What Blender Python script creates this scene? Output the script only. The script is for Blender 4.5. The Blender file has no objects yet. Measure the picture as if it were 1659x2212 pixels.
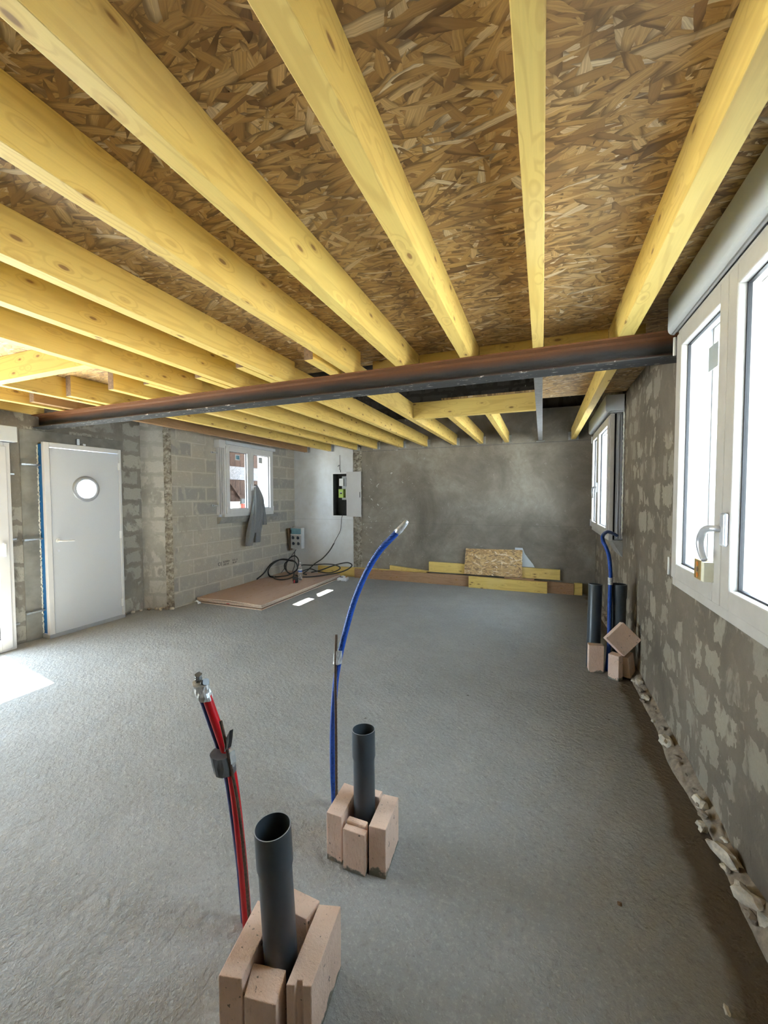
import bpy, bmesh, math, random
from mathutils import Vector, Matrix, noise
random.seed(7)
S = bpy.context.scene
COL = S.collection
R = math.radians
# ------------------------------------------------------------------ camera
FPX = 864.76
yaw, pitch, roll = R(-21.58), R(2.246), R(-0.134)
fw = Vector((math.sin(yaw)*math.cos(pitch), math.cos(yaw)*math.cos(pitch), -math.sin(pitch)))
rt = Vector((math.cos(yaw), -math.sin(yaw), 0)); up = rt.cross(fw)
r2 = rt*math.cos(roll)+up*math.sin(roll); u2 = -rt*math.sin(roll)+up*math.cos(roll)
cd = bpy.data.cameras.new('camera'); cam = bpy.data.objects.new('camera', cd); COL.objects.link(cam)
m = Matrix((r2, u2, -fw)).transposed().to_4x4(); m.translation = Vector((0, 0, 1.5)); cam.matrix_world = m
cd.sensor_fit = 'VERTICAL'; cd.sensor_height = 36; cd.lens = 36*FPX/2212; cd.clip_start = 0.02
S.camera = cam
# ------------------------------------------------------------------ world, sun, exposure
W = bpy.data.worlds.new('sky'); S.world = W; W.use_nodes = True
bg = W.node_tree.nodes['Background']; bg.inputs[0].default_value = (0.74, 0.87, 1.0, 1); bg.inputs[1].default_value = 7.5
SUNDIR = Vector((1.46, -0.25, -1.945)).normalized()
sd = bpy.data.lights.new('sun', 'SUN'); sd.energy = 58; sd.angle = R(0.5); sd.color = (1, 0.95, 0.86)
sun = bpy.data.objects.new('sun', sd); COL.objects.link(sun); sun.rotation_euler = SUNDIR.to_track_quat('-Z', 'Y').to_euler()
S.view_settings.view_transform = 'Standard'; S.view_settings.look = 'None'
S.view_settings.gamma = 1; S.view_settings.use_curve_mapping = False
S.view_settings.exposure = 1.58
S.cycles.max_bounces = 8; S.cycles.diffuse_bounces = 4; S.cycles.glossy_bounces = 4; S.cycles.use_adaptive_sampling = True; S.cycles.adaptive_threshold = 0.05; S.cycles.transparent_max_bounces = 12; S.cycles.use_light_tree = False
S.cycles.use_denoising = True
S.cycles.sample_clamp_indirect = 12
# ------------------------------------------------------------------ node helpers
class NT:
    def __init__(s, name):
        s.m = bpy.data.materials.new(name); s.m.use_nodes = True; s.t = s.m.node_tree
        s.b = s.t.nodes['Principled BSDF']; s.out = s.t.nodes['Material Output']; s._p = None
    def n(s, typ, ins=None, **props):
        nd = s.t.nodes.new(typ)
        for k, v in props.items(): setattr(nd, k, v)
        for k, v in (ins or {}).items(): s.set(nd.inputs[k], v)
        return nd
    def set(s, sock, v):
        if isinstance(v, bpy.types.NodeSocket): s.t.links.new(v, sock)
        else:
            if isinstance(v, (tuple, list)) and len(v) == 3 and sock.type == 'RGBA': v = (*v, 1)
            sock.default_value = v
    def P(s):
        if s._p is None: s._p = s.n('ShaderNodeNewGeometry').outputs['Position']
        return s._p
    def math(s, op, a, b=0.0, c=0.0, clamp=False):
        return s.n('ShaderNodeMath', {0: a, 1: b, 2: c}, operation=op, use_clamp=clamp).outputs[0]
    def vmath(s, op, a, b=(0, 0, 0)):
        return s.n('ShaderNodeVectorMath', {0: a, 1: b}, operation=op).outputs[0]
    def mul(s, v, k): return s.vmath('MULTIPLY', v, k)
    def noise(s, v, scale=5, detail=4, rough=0.6, dist=0.0, out=0):
        return s.n('ShaderNodeTexNoise', {'Vector': v, 'Scale': scale, 'Detail': detail, 'Roughness': rough, 'Distortion': dist}).outputs[out]
    def voro(s, v, scale=5, feature='F1', dim='3D', out='Distance', rnd=1.0):
        return s.n('ShaderNodeTexVoronoi', {'Vector': v, 'Scale': scale, 'Randomness': rnd}, feature=feature, voronoi_dimensions=dim).outputs[out]
    def ramp(s, f, stops, interp='LINEAR'):
        nd = s.n('ShaderNodeValToRGB', {0: f}); cr = nd.color_ramp; cr.interpolation = interp
        while len(cr.elements) < len(stops): cr.elements.new(0.5)
        for e, (p, c) in zip(cr.elements, stops):
            e.position = p; e.color = (*c, 1) if len(c) == 3 else c
        return nd.outputs[0]
    def mr(s, v, a, b, c=0.0, d=1.0):
        return s.n('ShaderNodeMapRange', {0: v, 1: a, 2: b, 3: c, 4: d}).outputs[0]
    def mix(s, f, a, b, mode='MIX'):
        nd = s.n('ShaderNodeMix', None, data_type='RGBA', blend_type=mode)
        s.set(nd.inputs[0], f); s.set(nd.inputs[6], a); s.set(nd.inputs[7], b); return nd.outputs[2]
    def sep(s, v):
        nd = s.n('ShaderNodeSeparateXYZ', {0: v}); return nd.outputs
    def comb(s, x, y, z=0.0): return s.n('ShaderNodeCombineXYZ', {0: x, 1: y, 2: z}).outputs[0]
    def bump(s, h, strength=0.3, dist=0.01):
        nd = s.n('ShaderNodeBump', {'Strength': strength, 'Distance': dist, 'Height': h}); s.t.links.new(nd.outputs[0], s.b.inputs['Normal']); return nd
    def fin(s, col, rough=0.8, metal=0.0, spec=0.5):
        s.set(s.b.inputs['Base Color'], col); s.set(s.b.inputs['Roughness'], rough); s.b.inputs['Metallic'].default_value = metal
        s.b.inputs['Specular IOR Level'].default_value = spec
        return s.m
def plain(name, col, rough=0.6, metal=0.0, var=0.06, nscale=30, bump=0.0, spec=0.5):
    t = NT(name); nz = t.noise(t.P(), nscale, 4)
    c = t.mix(t.mr(nz, 0.3, 0.7), tuple(x*(1-var) for x in col), tuple(min(1, x*(1+var)) for x in col))
    if bump: t.bump(nz, bump, 0.004)
    return t.fin(c, rough, metal, spec)
# --- timber
def pine(name, axis, base=(0.80, 0.575, 0.165), dark=(0.58, 0.35, 0.08), knot=(0.13, 0.06, 0.02), green=0.25):
    t = NT(name); rnd = t.n('ShaderNodeObjectInfo').outputs['Random']
    p = t.vmath('ADD', t.P(), t.comb(t.math('MULTIPLY', rnd, 37.0), t.math('MULTIPLY', rnd, 91.0), t.math('MULTIPLY', rnd, 53.0)))
    st = {'Y': (1, 0.09, 1), 'X': (0.09, 1, 1)}[axis]
    kst = {'Y': (14, 5.5, 14), 'X': (5.5, 14, 14)}[axis]
    kd = t.voro(t.mul(p, kst), 1.0)
    warp = t.noise(t.mul(p, st), 5, 3, 0.5)
    ringv = t.math('ADD', t.math('MULTIPLY', warp, 26.0), t.math('MULTIPLY', t.mr(kd, 0.0, 0.42, 1.0, 0.0), 4.5))
    ring = t.math('SINE', t.math('MULTIPLY', ringv, 3.2))
    fib = t.noise(t.mul(p, tuple(x*(60 if x == 1 else 18) for x in st)), 3, 3, 0.7)
    c = t.mix(t.mr(ring, 0.2, 1.0, 0.0, 0.42), base, dark)
    c = t.mix(t.mr(fib, 0.35, 0.75, 0.0, 0.25), c, tuple(x*0.72 for x in base))
    g = t.noise(p, 1.3, 2)
    c = t.mix(t.mr(g, 0.5, 0.75, 0, green), c, (0.72, 0.66, 0.22))
    c = t.mix(t.mr(g, 0.25, 0.42, green, 0), c, (0.86, 0.72, 0.42))
    c = t.mix(t.mr(kd, 0.09, 0.13, 0.9, 0.0), c, knot)
    c = t.mix(t.mr(kd, 0.12, 0.24, 0.4, 0.0), c, (0.48, 0.26, 0.07))
    t.bump(fib, 0.15, 0.003)
    return t.fin(c, 0.62)
M = {}
M['pineY'] = pine('yellow_pine_long', 'Y'); M['pineX'] = pine('yellow_pine_cross', 'X')
M['pineraw'] = pine('brown_pine', 'X', (0.42, 0.24, 0.13), (0.27, 0.13, 0.06), green=0.05)
M['pineYshade'] = pine('shaded_pine_long', 'Y', (0.36, 0.21, 0.10), (0.25, 0.13, 0.06), green=0.05)  # browner pine copy with the joist's shade put into the colour
M['endgrain'] = plain('end_grain', (0.23, 0.15, 0.09), 0.8, nscale=60, var=0.3)
# --- osb
def osb(name, axes, gain=1.0, sc=1.0):
    t = NT(name); x, y, z = t.sep(t.P())[:3]
    a = {'x': x, 'y': y, 'z': z}
    p = t.comb(a[axes[0]], a[axes[1]], 0.0)
    w = t.vmath('SUBTRACT', t.noise(p, 9*sc, 3, 0.6, out=1), (0.5, 0.5, 0.5))
    p = t.vmath('ADD', p, t.mul(w, (0.022/sc, 0.022/sc, 0)))
    H = Cc = None
    for i, (ang, sx, sy) in enumerate([(0, 6, 30), (27, 5.5, 26), (-28, 7, 34), (52, 8, 26), (-58, 9, 30), (85, 9, 26), (10, 5, 44), (-12, 6.5, 60)]):
        rot = t.n('ShaderNodeVectorRotate', {'Vector': p, 'Angle': R(ang)}, rotation_type='Z_AXIS').outputs[0]
        v = t.vmath('ADD', t.mul(rot, (sx*sc, sy*sc, 1)), (13.7*i+5, 7.1*i+3, 0))
        vn = t.n('ShaderNodeTexVoronoi', {'Vector': v, 'Scale': 1.0}, voronoi_dimensions='2D')
        cs = t.sep(vn.outputs['Color'])
        tone = t.ramp(cs[1], [(0.0, (0.11, 0.065, 0.035)), (0.07, (0.30, 0.165, 0.065)), (0.3, (0.49, 0.295, 0.105)), (0.62, (0.61, 0.395, 0.155)), (0.88, (0.72, 0.51, 0.25)), (1.0, (0.92, 0.82, 0.62))])
        fib = t.noise(t.mul(rot, (6*sc, 190*sc, 1)), 1.0, 2, 0.6)
        tone = t.mix(t.mr(fib, 0.35, 0.65, 0.0, 0.5), tone, (0.26, 0.14, 0.055))
        tone = t.mix(t.mr(vn.outputs['Distance'], 0.45, 0.72, 0.0, 0.75), tone, (0.09, 0.045, 0.018))  # flake rims darkened: shadows between strands painted into the colour
        bias = 0.0 if abs(ang) < 40 else -0.07
        h = t.math('ADD', cs[0], bias)
        if H is None: H, Cc = h, tone
        else:
            gt = t.math('GREATER_THAN', h, H); H = t.math('MAXIMUM', h, H); Cc = t.mix(gt, Cc, tone)
    big = t.noise(p, 1.7, 2)
    Cc = t.mix(t.mr(big, 0.35, 0.7, 0.0, 0.25), Cc, (0.62, 0.46, 0.28))
    if gain != 1: Cc = t.mix(1.0, Cc, (gain, gain, gain), 'MULTIPLY')
    t.bump(big, 0.1, 0.004)
    return t.fin(Cc, 0.55)
M['osb'] = osb('osb_flakes', 'xy', 1.0, 1.35); M['osbxz'] = osb('osb_flakes_upright', 'xz', 1.15, 1.5)
# --- floor
def floor_mat():
    t = NT('float_finished_concrete'); p = t.P(); x, y, z = t.sep(p)[:3]
    big = t.noise(p, 0.7, 4, 0.6); mid = t.noise(p, 6, 5, 0.65); fine = t.noise(p, 90, 3, 0.7)
    rot = t.n('ShaderNodeVectorRotate', {'Vector': p, 'Angle': R(38)}, rotation_type='Z_AXIS').outputs[0]
    streak = t.noise(t.mul(rot, (3.5, 40, 1)), 1.0, 4, 0.7)
    c = t.mix(t.mr(big, 0.35, 0.65), (0.30, 0.305, 0.30), (0.385, 0.385, 0.375))
    c = t.mix(t.mr(mid, 0.3, 0.7, 0.0, 0.5), c, (0.275, 0.275, 0.255))
    c = t.mix(t.mr(streak, 0.55, 0.8, 0.0, 0.3), c, (0.46, 0.46, 0.45))
    c = t.mix(t.mr(fine, 0.56, 0.72, 0.0, 0.5), c, (0.56, 0.56, 0.53))
    gr = t.noise(p, 38, 3, 0.6); c = t.mix(t.mr(gr, 0.56, 0.70, 0.0, 0.35), c, (0.50, 0.49, 0.46)); c = t.mix(t.mr(gr, 0.42, 0.30, 0.0, 0.4), c, (0.19, 0.185, 0.165))
    c = t.mix(t.mr(fine, 0.40, 0.22, 0.0, 0.5), c, (0.16, 0.155, 0.14))
    spots = t.voro(p, 3.1)
    c = t.mix(t.mr(spots, 0.02, 0.035, 0.8, 0.0), c, (0.10, 0.09, 0.07))
    # brown earth dust along the right wall
    e = t.math('ADD', x, t.math('MULTIPLY', t.math('SUBTRACT', t.noise(p, 3.2, 4, 0.6), 0.5), 0.22))
    e = t.math('SUBTRACT', e, t.mr(y, 2.0, 5.0, 0.0, 0.06))
    c = t.mix(t.mr(e, 0.30, 0.56, 0.0, 0.45), c, (0.21, 0.185, 0.14))
    c = t.mix(t.mr(e, 0.53, 0.58, 0.0, 0.88), c, (0.125, 0.088, 0.052))
    # rougher wet-looking cement around the wall edges
    lump = t.voro(t.mul(rot, (18, 46, 1)), 1.0, 'SMOOTH_F1')
    h = t.math('ADD', t.math('MULTIPLY', fine, 0.5), t.math('ADD', t.math('MULTIPLY', streak, 0.45), t.math('MULTIPLY', lump, -0.35)))
    h = t.math('ADD', h, t.math('ADD', t.math('MULTIPLY', mid, 2.0), t.math('MULTIPLY', gr, 1.0)))
    t.bump(h, 0.8, 0.008)
    return t.fin(c, 0.78, spec=0.35)
M['floor'] = floor_mat()
# --- walls
def blocks(name, axes, blockc, alt, mort, smear, smearc, lo=None, bump=0.5, bw=0.5, bh=0.205, rag=0.02, zshift=0.0):
    """concrete block masonry with mortar joints and rendering smeared over it"""
    t = NT(name); x, y, z = t.sep(t.P())[:3]
    h = y if axes[0] == 'y' else x
    p = t.comb(h, t.math('ADD', z, zshift), 0.0)
    w = t.vmath('SUBTRACT', t.noise(t.P(), 6, 4, 0.65, out=1), (0.5, 0.5, 0.5))
    pw = t.vmath('ADD', p, t.mul(w, (rag, rag, 0)))
    br = t.n('ShaderNodeTexBrick', {'Vector': pw, 'Color1': (0, 0, 0, 1), 'Color2': (1, 1, 1, 1), 'Mortar': (0.5, 0.5, 0.5, 1), 'Scale': 1.0, 'Mortar Size': 0.010,
             'Mortar Smooth': 0.3, 'Bias': -0.25, 'Brick Width': bw, 'Row Height': bh}, offset=0.5)
    fac = br.outputs['Fac']; rnd = t.sep(br.outputs['Color'])[0]
    g = t.noise(t.P(), 55, 4, 0.75); big = t.noise(t.P(), 2.2, 4, 0.6)
    c = t.mix(rnd, blockc, alt)
    c = t.mix(t.mr(g, 0.35, 0.75, 0, 0.4), c, tuple(v*0.6 for v in blockc))
    c = t.mix(fac, c, mort)
    n1 = t.noise(t.vmath('ADD', t.mul(t.P(), (1, 1, 0.55)), (3, 5, 7)), 3.4, 6, 0.62, 0.4)
    sm = t.mr(n1, smear-0.02, smear+0.02, 1.0, 0.0)
    # mortar smears hug the joints
    jw = t.n('ShaderNodeTexBrick', {'Vector': t.vmath('ADD', p, t.mul(w, (rag*5, rag*4.5, 0))), 'Scale': 1.0, 'Mortar Size': 0.045, 'Mortar Smooth': 0.9, 'Brick Width': bw, 'Row Height': bh}, offset=0.5).outputs['Fac']
    sm2 = t.math('MULTIPLY', t.mr(t.math('ADD', jw, t.math('MULTIPLY', t.math('SUBTRACT', n1, 0.5), 2.2)), 0.42, 0.52), 1.0 if lo is None else lo)
    s = t.math('MAXIMUM', sm, sm2)
    sc = t.mix(t.mr(big, 0.3, 0.7), smearc, tuple(v*0.66 for v in smearc))
    c = t.mix(s, c, sc)
    c = t.mix(t.mr(t.noise(t.P(), 14, 5, 0.7), 0.55, 0.75, 0, 0.35), c, tuple(v*1.5 for v in smearc))
    white = t.noise(t.mul(t.P(), (1, 1, 0.5)), 26, 3, 0.5)
    c = t.mix(t.mr(white, 0.735, 0.76, 0, 0.7), c, (0.55, 0.53, 0.48))
    hh = t.math('MULTIPLY', g, 0.4)
    hh = t.math('ADD', hh, t.math('MULTIPLY', n1, 2.2))
    t.bump(hh, bump, 0.012)
    return t.fin(c, 0.92, spec=0.2)
M['w_win'] = blocks('grey_block_wall', 'yz', (0.47, 0.42, 0.34), (0.27, 0.27, 0.26), (0.60, 0.55, 0.46), 0.42, (0.50, 0.455, 0.375), 0.55, 0.6, rag=0.016)
M['w_door'] = blocks('smeared_block_wall', 'yz', (0.50, 0.47, 0.40), (0.34, 0.32, 0.28), (0.29, 0.27, 0.225), 0.48, (0.31, 0.285, 0.24), 0.9, 1.0, rag=0.03)
M['w_pier'] = blocks('pier_render', 'xz', (0.56, 0.54, 0.49), (0.50, 0.48, 0.44), (0.44, 0.42, 0.37), 0.46, (0.47, 0.45, 0.40), 0.7, 0.6, bw=0.42, bh=0.2)
M['w_right'] = blocks('brown_smeared_block_wall', 'yz', (0.36, 0.32, 0.245), (0.255, 0.225, 0.175), (0.19, 0.16, 0.122), 0.505, (0.215, 0.18, 0.137), 1.0, 1.0, bw=0.27, bh=0.20, rag=0.06)
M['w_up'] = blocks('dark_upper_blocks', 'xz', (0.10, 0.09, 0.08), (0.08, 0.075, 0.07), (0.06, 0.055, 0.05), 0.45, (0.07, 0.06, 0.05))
def render_wall():
    t = NT('stained_brown_render'); p = t.P(); x, y, z = t.sep(p)[:3]
    a = t.noise(p, 1.1, 5, 0.65, 0.6); b = t.noise(p, 7, 6, 0.7, 0.5); f = t.noise(p, 40, 4, 0.7)
    c = t.ramp(a, [(0.3, (0.165, 0.145, 0.115)), (0.5, (0.27, 0.24, 0.195)), (0.7, (0.38, 0.35, 0.295))])
    c = t.mix(t.mr(b, 0.3, 0.75, 0.0, 0.55), c, (0.16, 0.135, 0.105))
    pw = t.vmath('ADD', p, t.mul(t.noise(p, 6, 5, 0.7, out=1), (0.55, 0.55, 0.55)))
    cr = t.voro(pw, 4.2, 'DISTANCE_TO_EDGE')
    c = t.mix(t.math('MULTIPLY', t.mr(cr, 0.0, 0.06, 0.5, 0.0), t.mr(a, 0.45, 0.65, 0.0, 0.45)), c, (0.36, 0.335, 0.29))
    fl = t.noise(t.vmath('ADD', p, (9, 2, 4)), 17, 2, 0.5, 1.0)
    side = t.mr(x, -3.0, -1.8, 1.0, 0.12)
    c = t.mix(t.math('MULTIPLY', t.mr(fl, 0.69, 0.715), side), c, (0.66, 0.64, 0.60))
    # chalk line under the joists
    ln = t.mr(t.math('ABSOLUTE', t.math('SUBTRACT', z, t.math('ADD', 2.335, t.math('MULTIPLY', x, 0.004)))), 0.002, 0.005, 0.6, 0.0)
    c = t.mix(ln, c, (0.06, 0.06, 0.09))
    ln2 = t.mr(t.math('ABSOLUTE', t.math('SUBTRACT', z, 1.02)), 0.001, 0.004, 0.35, 0.0)
    c = t.mix(ln2, c, (0.08, 0.07, 0.07))
    t.bump(t.math('ADD', b, t.math('MULTIPLY', f, 0.4)), 0.5, 0.012)
    return t.fin(c, 0.9, spec=0.2)
M['w_back'] = render_wall()
def rough_mat():
    t = NT('broken_rubble_masonry'); p = t.P(); v = t.voro(p, 26, out='Color'); d = t.voro(p, 26)
    n = t.noise(p, 18, 5, 0.75)
    c = t.mix(t.sep(v)[0], (0.34, 0.30, 0.23), (0.56, 0.52, 0.44))
    c = t.mix(t.mr(n, 0.45, 0.62, 0, 0.8), c, (0.15, 0.125, 0.095))
    c = t.mix(t.mr(n, 0.36, 0.30, 0, 0.9), c, (0.62, 0.59, 0.52))
    t.bump(t.math('ADD', n, t.math('MULTIPLY', d, -0.6)), 1.0, 0.03)
    return t.fin(c, 0.95, spec=0.2)
M['rough'] = rough_mat()
def white_wall():
    t = NT('white_painted_plaster'); p = t.P(); z = t.sep(p)[2]
    a = t.noise(p, 2.4, 5, 0.65); b = t.noise(t.mul(p, (6, 1, 1)), 4, 4, 0.6)
    c = t.mix(t.mr(a, 0.35, 0.7), (0.80, 0.82, 0.84), (0.66, 0.66, 0.65))
    c = t.mix(t.mr(b, 0.62, 0.72, 0, 0.35), c, (0.50, 0.48, 0.44))
    c = t.mix(t.mr(z, 0.55, 0.1, 0, 0.35), c, (0.50, 0.49, 0.46))
    ln2 = t.mr(t.math('ABSOLUTE', t.math('SUBTRACT', z, 1.06)), 0.001, 0.005, 0.5, 0.0)
    c = t.mix(ln2, c, (0.35, 0.36, 0.4)); t.bump(a, 0.3, 0.01)
    return t.fin(c, 0.7)
M['w_white'] = white_wall()
def steel():
    t = NT('rusty_mill_steel'); p = t.P(); a = t.noise(t.mul(p, (0.5, 3, 3)), 4, 5, 0.65); f = t.noise(p, 160, 3, 0.7); z = t.sep(p)[2]
    c = t.mix(t.mr(a, 0.3, 0.7), (0.035, 0.036, 0.038), (0.06, 0.061, 0.063))
    rz = t.math('ADD', z, t.math('MULTIPLY', t.math('SUBTRACT', a, 0.5), 0.06))
    up = t.mr(rz, 2.29, 2.335, 0.0, 1.0)
    dn = t.mr(rz, 2.262, 2.238, 0.0, 0.6)
    rust = t.math('MAXIMUM', up, t.math('MULTIPLY', dn, t.mr(z, 2.224, 2.234)))
    c = t.mix(t.math('MULTIPLY', rust, t.mr(f, 0.3, 0.5, 0.55, 1.0)), c, (0.17, 0.068, 0.025))
    sp = t.noise(t.mul(p, (1, 2.5, 1)), 16, 4, 0.7)
    c = t.mix(t.math('MULTIPLY', t.mr(sp, 0.60, 0.66), t.mr(z, 2.236, 2.226)), c, (0.52, 0.47, 0.44))
    t.bump(f, 0.25, 0.002)
    return t.fin(c, 0.7, 0.0, 0.3)
M['steel'] = steel()
M['galv'] = plain('galvanised_steel', (0.50, 0.52, 0.54), 0.35, 0.8, 0.2, 50)
M['greysteel'] = plain('grey_primed_steel', (0.36, 0.37, 0.38), 0.5, 0.3, 0.15, 20)
M['pvc'] = plain('white_window_plastic', (0.62, 0.61, 0.60), 0.35, var=0.03, nscale=6)
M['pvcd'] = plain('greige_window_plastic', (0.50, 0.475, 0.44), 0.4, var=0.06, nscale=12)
M['door'] = plain('white_door_skin', (0.56, 0.575, 0.60), 0.38, var=0.02, nscale=120, bump=0.06)
M['box'] = plain('shutter_box_grey', (0.56, 0.59, 0.62), 0.4, var=0.03, nscale=8)
M['alu'] = plain('grey_aluminium_rail', (0.40, 0.41, 0.43), 0.4, 0.3, 0.05)
M['foam'] = plain('expanding_foam', (0.78, 0.76, 0.68), 0.9, var=0.12, nscale=60, bump=0.8)
M['blue'] = plain('blue_door_edge', (0.005, 0.13, 0.36), 0.4, var=0.1, nscale=8)
M['gasket'] = plain('black_gasket', (0.012, 0.013, 0.016), 0.5)
M['white'] = plain('white_plastic', (0.80, 0.80, 0.79), 0.35, var=0.02)
M['black'] = plain('black_plastic', (0.015, 0.015, 0.016), 0.45)
M['cable'] = plain('black_rubber_cable', (0.026, 0.028, 0.028), 0.55, var=0.2)
M['silver'] = plain('satin_silver_handle', (0.62, 0.64, 0.69), 0.3, 0.4, 0.03)
M['brass'] = plain('brass_lock', (0.62, 0.45, 0.18), 0.35, 0.7, 0.1)
M['cream'] = plain('cream_lock_case', (0.85, 0.83, 0.66), 0.45)
M['orange'] = plain('orange_lock_mark', (0.65, 0.22, 0.03), 0.6)
M['concrete'] = plain('cast_concrete', (0.27, 0.26, 0.235), 0.9, var=0.25, nscale=9, bump=0.4)
M['lintel'] = plain('smooth_grey_render', (0.25, 0.24, 0.21), 0.9, var=0.25, nscale=5, bump=0.4)
M['stone'] = plain('pale_rubble_stone', (0.56, 0.50, 0.40), 0.9, var=0.35, nscale=26, bump=0.9)
M['stoned'] = plain('brown_rubble_stone', (0.27, 0.22, 0.165), 0.9, var=0.35, nscale=30, bump=0.9)
M['grn'] = plain('lime_green_plastic', (0.42, 0.60, 0.08), 0.4)
M['teal'] = plain('blue_grey_clear_cover', (0.16, 0.32, 0.40), 0.25, var=0.15, nscale=25)
M['boxgrey'] = plain('light_grey_plastic', (0.50, 0.52, 0.53), 0.4, var=0.03)
M['ink'] = plain('dark_navy_socket', (0.02, 0.035, 0.06), 0.5)
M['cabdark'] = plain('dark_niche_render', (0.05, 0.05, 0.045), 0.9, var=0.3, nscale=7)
M['paper'] = plain('pale_paper', (0.60, 0.64, 0.68), 0.8, var=0.05, nscale=9)
M['rebar'] = plain('rusty_rebar', (0.10, 0.062, 0.042), 0.7, 0.3, 0.35, 90)
M['tape'] = plain('grey_duct_tape', (0.12, 0.13, 0.135), 0.38, 0.2, 0.12, 30)
M['tapes'] = plain('shiny_silver_tape', (0.55, 0.57, 0.57), 0.35, 0.4, 0.25, 60, bump=0.5)
M['pipe'] = plain('grey_drain_pipe', (0.050, 0.062, 0.072), 0.34, var=0.10, nscale=14)
M['pipein'] = plain('grey_drain_pipe_cut_edge', (0.30, 0.33, 0.35), 0.5)
M['red'] = plain('red_conduit', (0.50, 0.003, 0.010), 0.33, var=0.05)
M['red_sheet'] = plain('red_paint_mark', (0.45, 0.08, 0.06), 0.7)
M['cloth'] = plain('grey_cotton_cloth', (0.20, 0.208, 0.215), 0.95, var=0.15, nscale=120, bump=0.3)
M['ply'] = pine('plywood_face', 'Y', (0.50, 0.335, 0.245), (0.42, 0.265, 0.18), (0.2, 0.1, 0.06), 0.0)
M['plyedge'] = plain('plywood_edge', (0.58, 0.46, 0.36), 0.8, var=0.3, nscale=90)
M['label'] = plain('label_white', (0.75, 0.76, 0.78), 0.4)
M['labelb'] = plain('label_blue', (0.03, 0.10, 0.45), 0.4)
M['labelr'] = plain('label_red', (0.55, 0.05, 0.07), 0.4)
M['planks'] = None
def conduit(name, c1, c2, rings=True):
    t = NT(name); p = t.P(); z = t.sep(p)[2]
    w = t.math('SINE', t.math('MULTIPLY', z, 900.0)); n = t.noise(p, 40, 3)
    c = t.mix(t.mr(w, -0.3, 0.8), c1, c2); t.bump(w, 0.3, 0.002)
    return t.fin(c, 0.42)
M['hose'] = conduit('blue_ribbed_conduit', (0.005, 0.035, 0.22), (0.012, 0.10, 0.50))
M['hosed'] = plain('dark_blue_conduit', (0.008, 0.018, 0.13), 0.4)
def block_mat():
    t = NT('pink_plaster_block'); p = t.P(); z = t.sep(p)[2]
    a = t.noise(p, 9, 4, 0.6); f = t.noise(t.mul(p, (1, 1, 0.35)), 110, 3, 0.7)
    c = t.mix(t.mr(a, 0.3, 0.7), (0.84, 0.63, 0.51), (0.74, 0.53, 0.41))
    c = t.mix(t.mr(f, 0.5, 0.75, 0, 0.35), c, (0.74, 0.58, 0.46))
    c = t.mix(t.mr(f, 0.40, 0.30, 0, 0.35), c, (0.36, 0.23, 0.16))
    sp = t.noise(p, 42, 3, 0.6); c = t.mix(t.mr(sp, 0.665, 0.69, 0, 0.85), c, (0.16, 0.13, 0.10))
    cem = t.math('ADD', z, t.math('MULTIPLY', t.math('SUBTRACT', t.noise(p, 14, 4), 0.5), 0.11))
    c = t.mix(t.mr(cem, 0.012, 0.02, 1, 0), c, (0.20, 0.19, 0.155))
    t.bump(t.math('ADD', f, a), 0.7, 0.005)
    return t.fin(c, 0.9, spec=0.25)
M['blk'] = block_mat()
def glass_mat():
    m = bpy.data.materials.new('window_glass'); m.use_nodes = True; t = m.node_tree; t.nodes.clear()
    o = t.nodes.new('ShaderNodeOutputMaterial'); tr = t.nodes.new('ShaderNodeBsdfTransparent'); gl = t.nodes.new('ShaderNodeBsdfGlossy')
    tr.inputs[0].default_value = (0.93, 0.96, 0.97, 1); gl.inputs['Roughness'].default_value = 0.02
    mx = t.nodes.new('ShaderNodeMixShader'); mx.inputs[0].default_value = 0.04
    t.links.new(tr.outputs[0], mx.inputs[1]); t.links.new(gl.outputs[0], mx.inputs[2]); t.links.new(mx.outputs[0], o.inputs[0])
    return m
M['glass'] = glass_mat()
def frosted():
    m = bpy.data.materials.new('frosted_glass'); m.use_nodes = True; t = m.node_tree; t.nodes.clear()
    o = t.nodes.new('ShaderNodeOutputMaterial'); a = t.nodes.new('ShaderNodeBsdfTranslucent'); a.inputs[0].default_value = (0.85, 0.93, 0.97, 1)
    t.links.new(a.outputs[0], o.inputs[0]); return m
M['frost'] = frosted()
def plank_mat():
    t = NT('brown_boarding'); p = t.P(); y = t.sep(p)[1]
    br = t.math('FRACT', t.math('MULTIPLY', y, 7.0)); n = t.noise(t.mul(p, (1, 4, 0.4)), 6, 4)
    c = t.mix(t.mr(n, 0.3, 0.7), (0.022, 0.013, 0.010), (0.040, 0.024, 0.018))
    c = t.mix(t.mr(br, 0.06, 0.1, 1, 0), c, (0.006, 0.004, 0.003))
    return t.fin(c, 0.9, spec=0.1)
M['planks'] = plank_mat()
M['net'] = plain('grey_fence_netting', (0.10, 0.10, 0.11), 1.0, var=0.5, nscale=60, spec=0.0)
M['ground'] = plain('outdoor_concrete', (0.42, 0.41, 0.39), 0.9, var=0.1, nscale=3)
M['ext_white'] = plain('white_outdoor_render', (0.82, 0.82, 0.80), 0.8, var=0.04, nscale=3)

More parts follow.
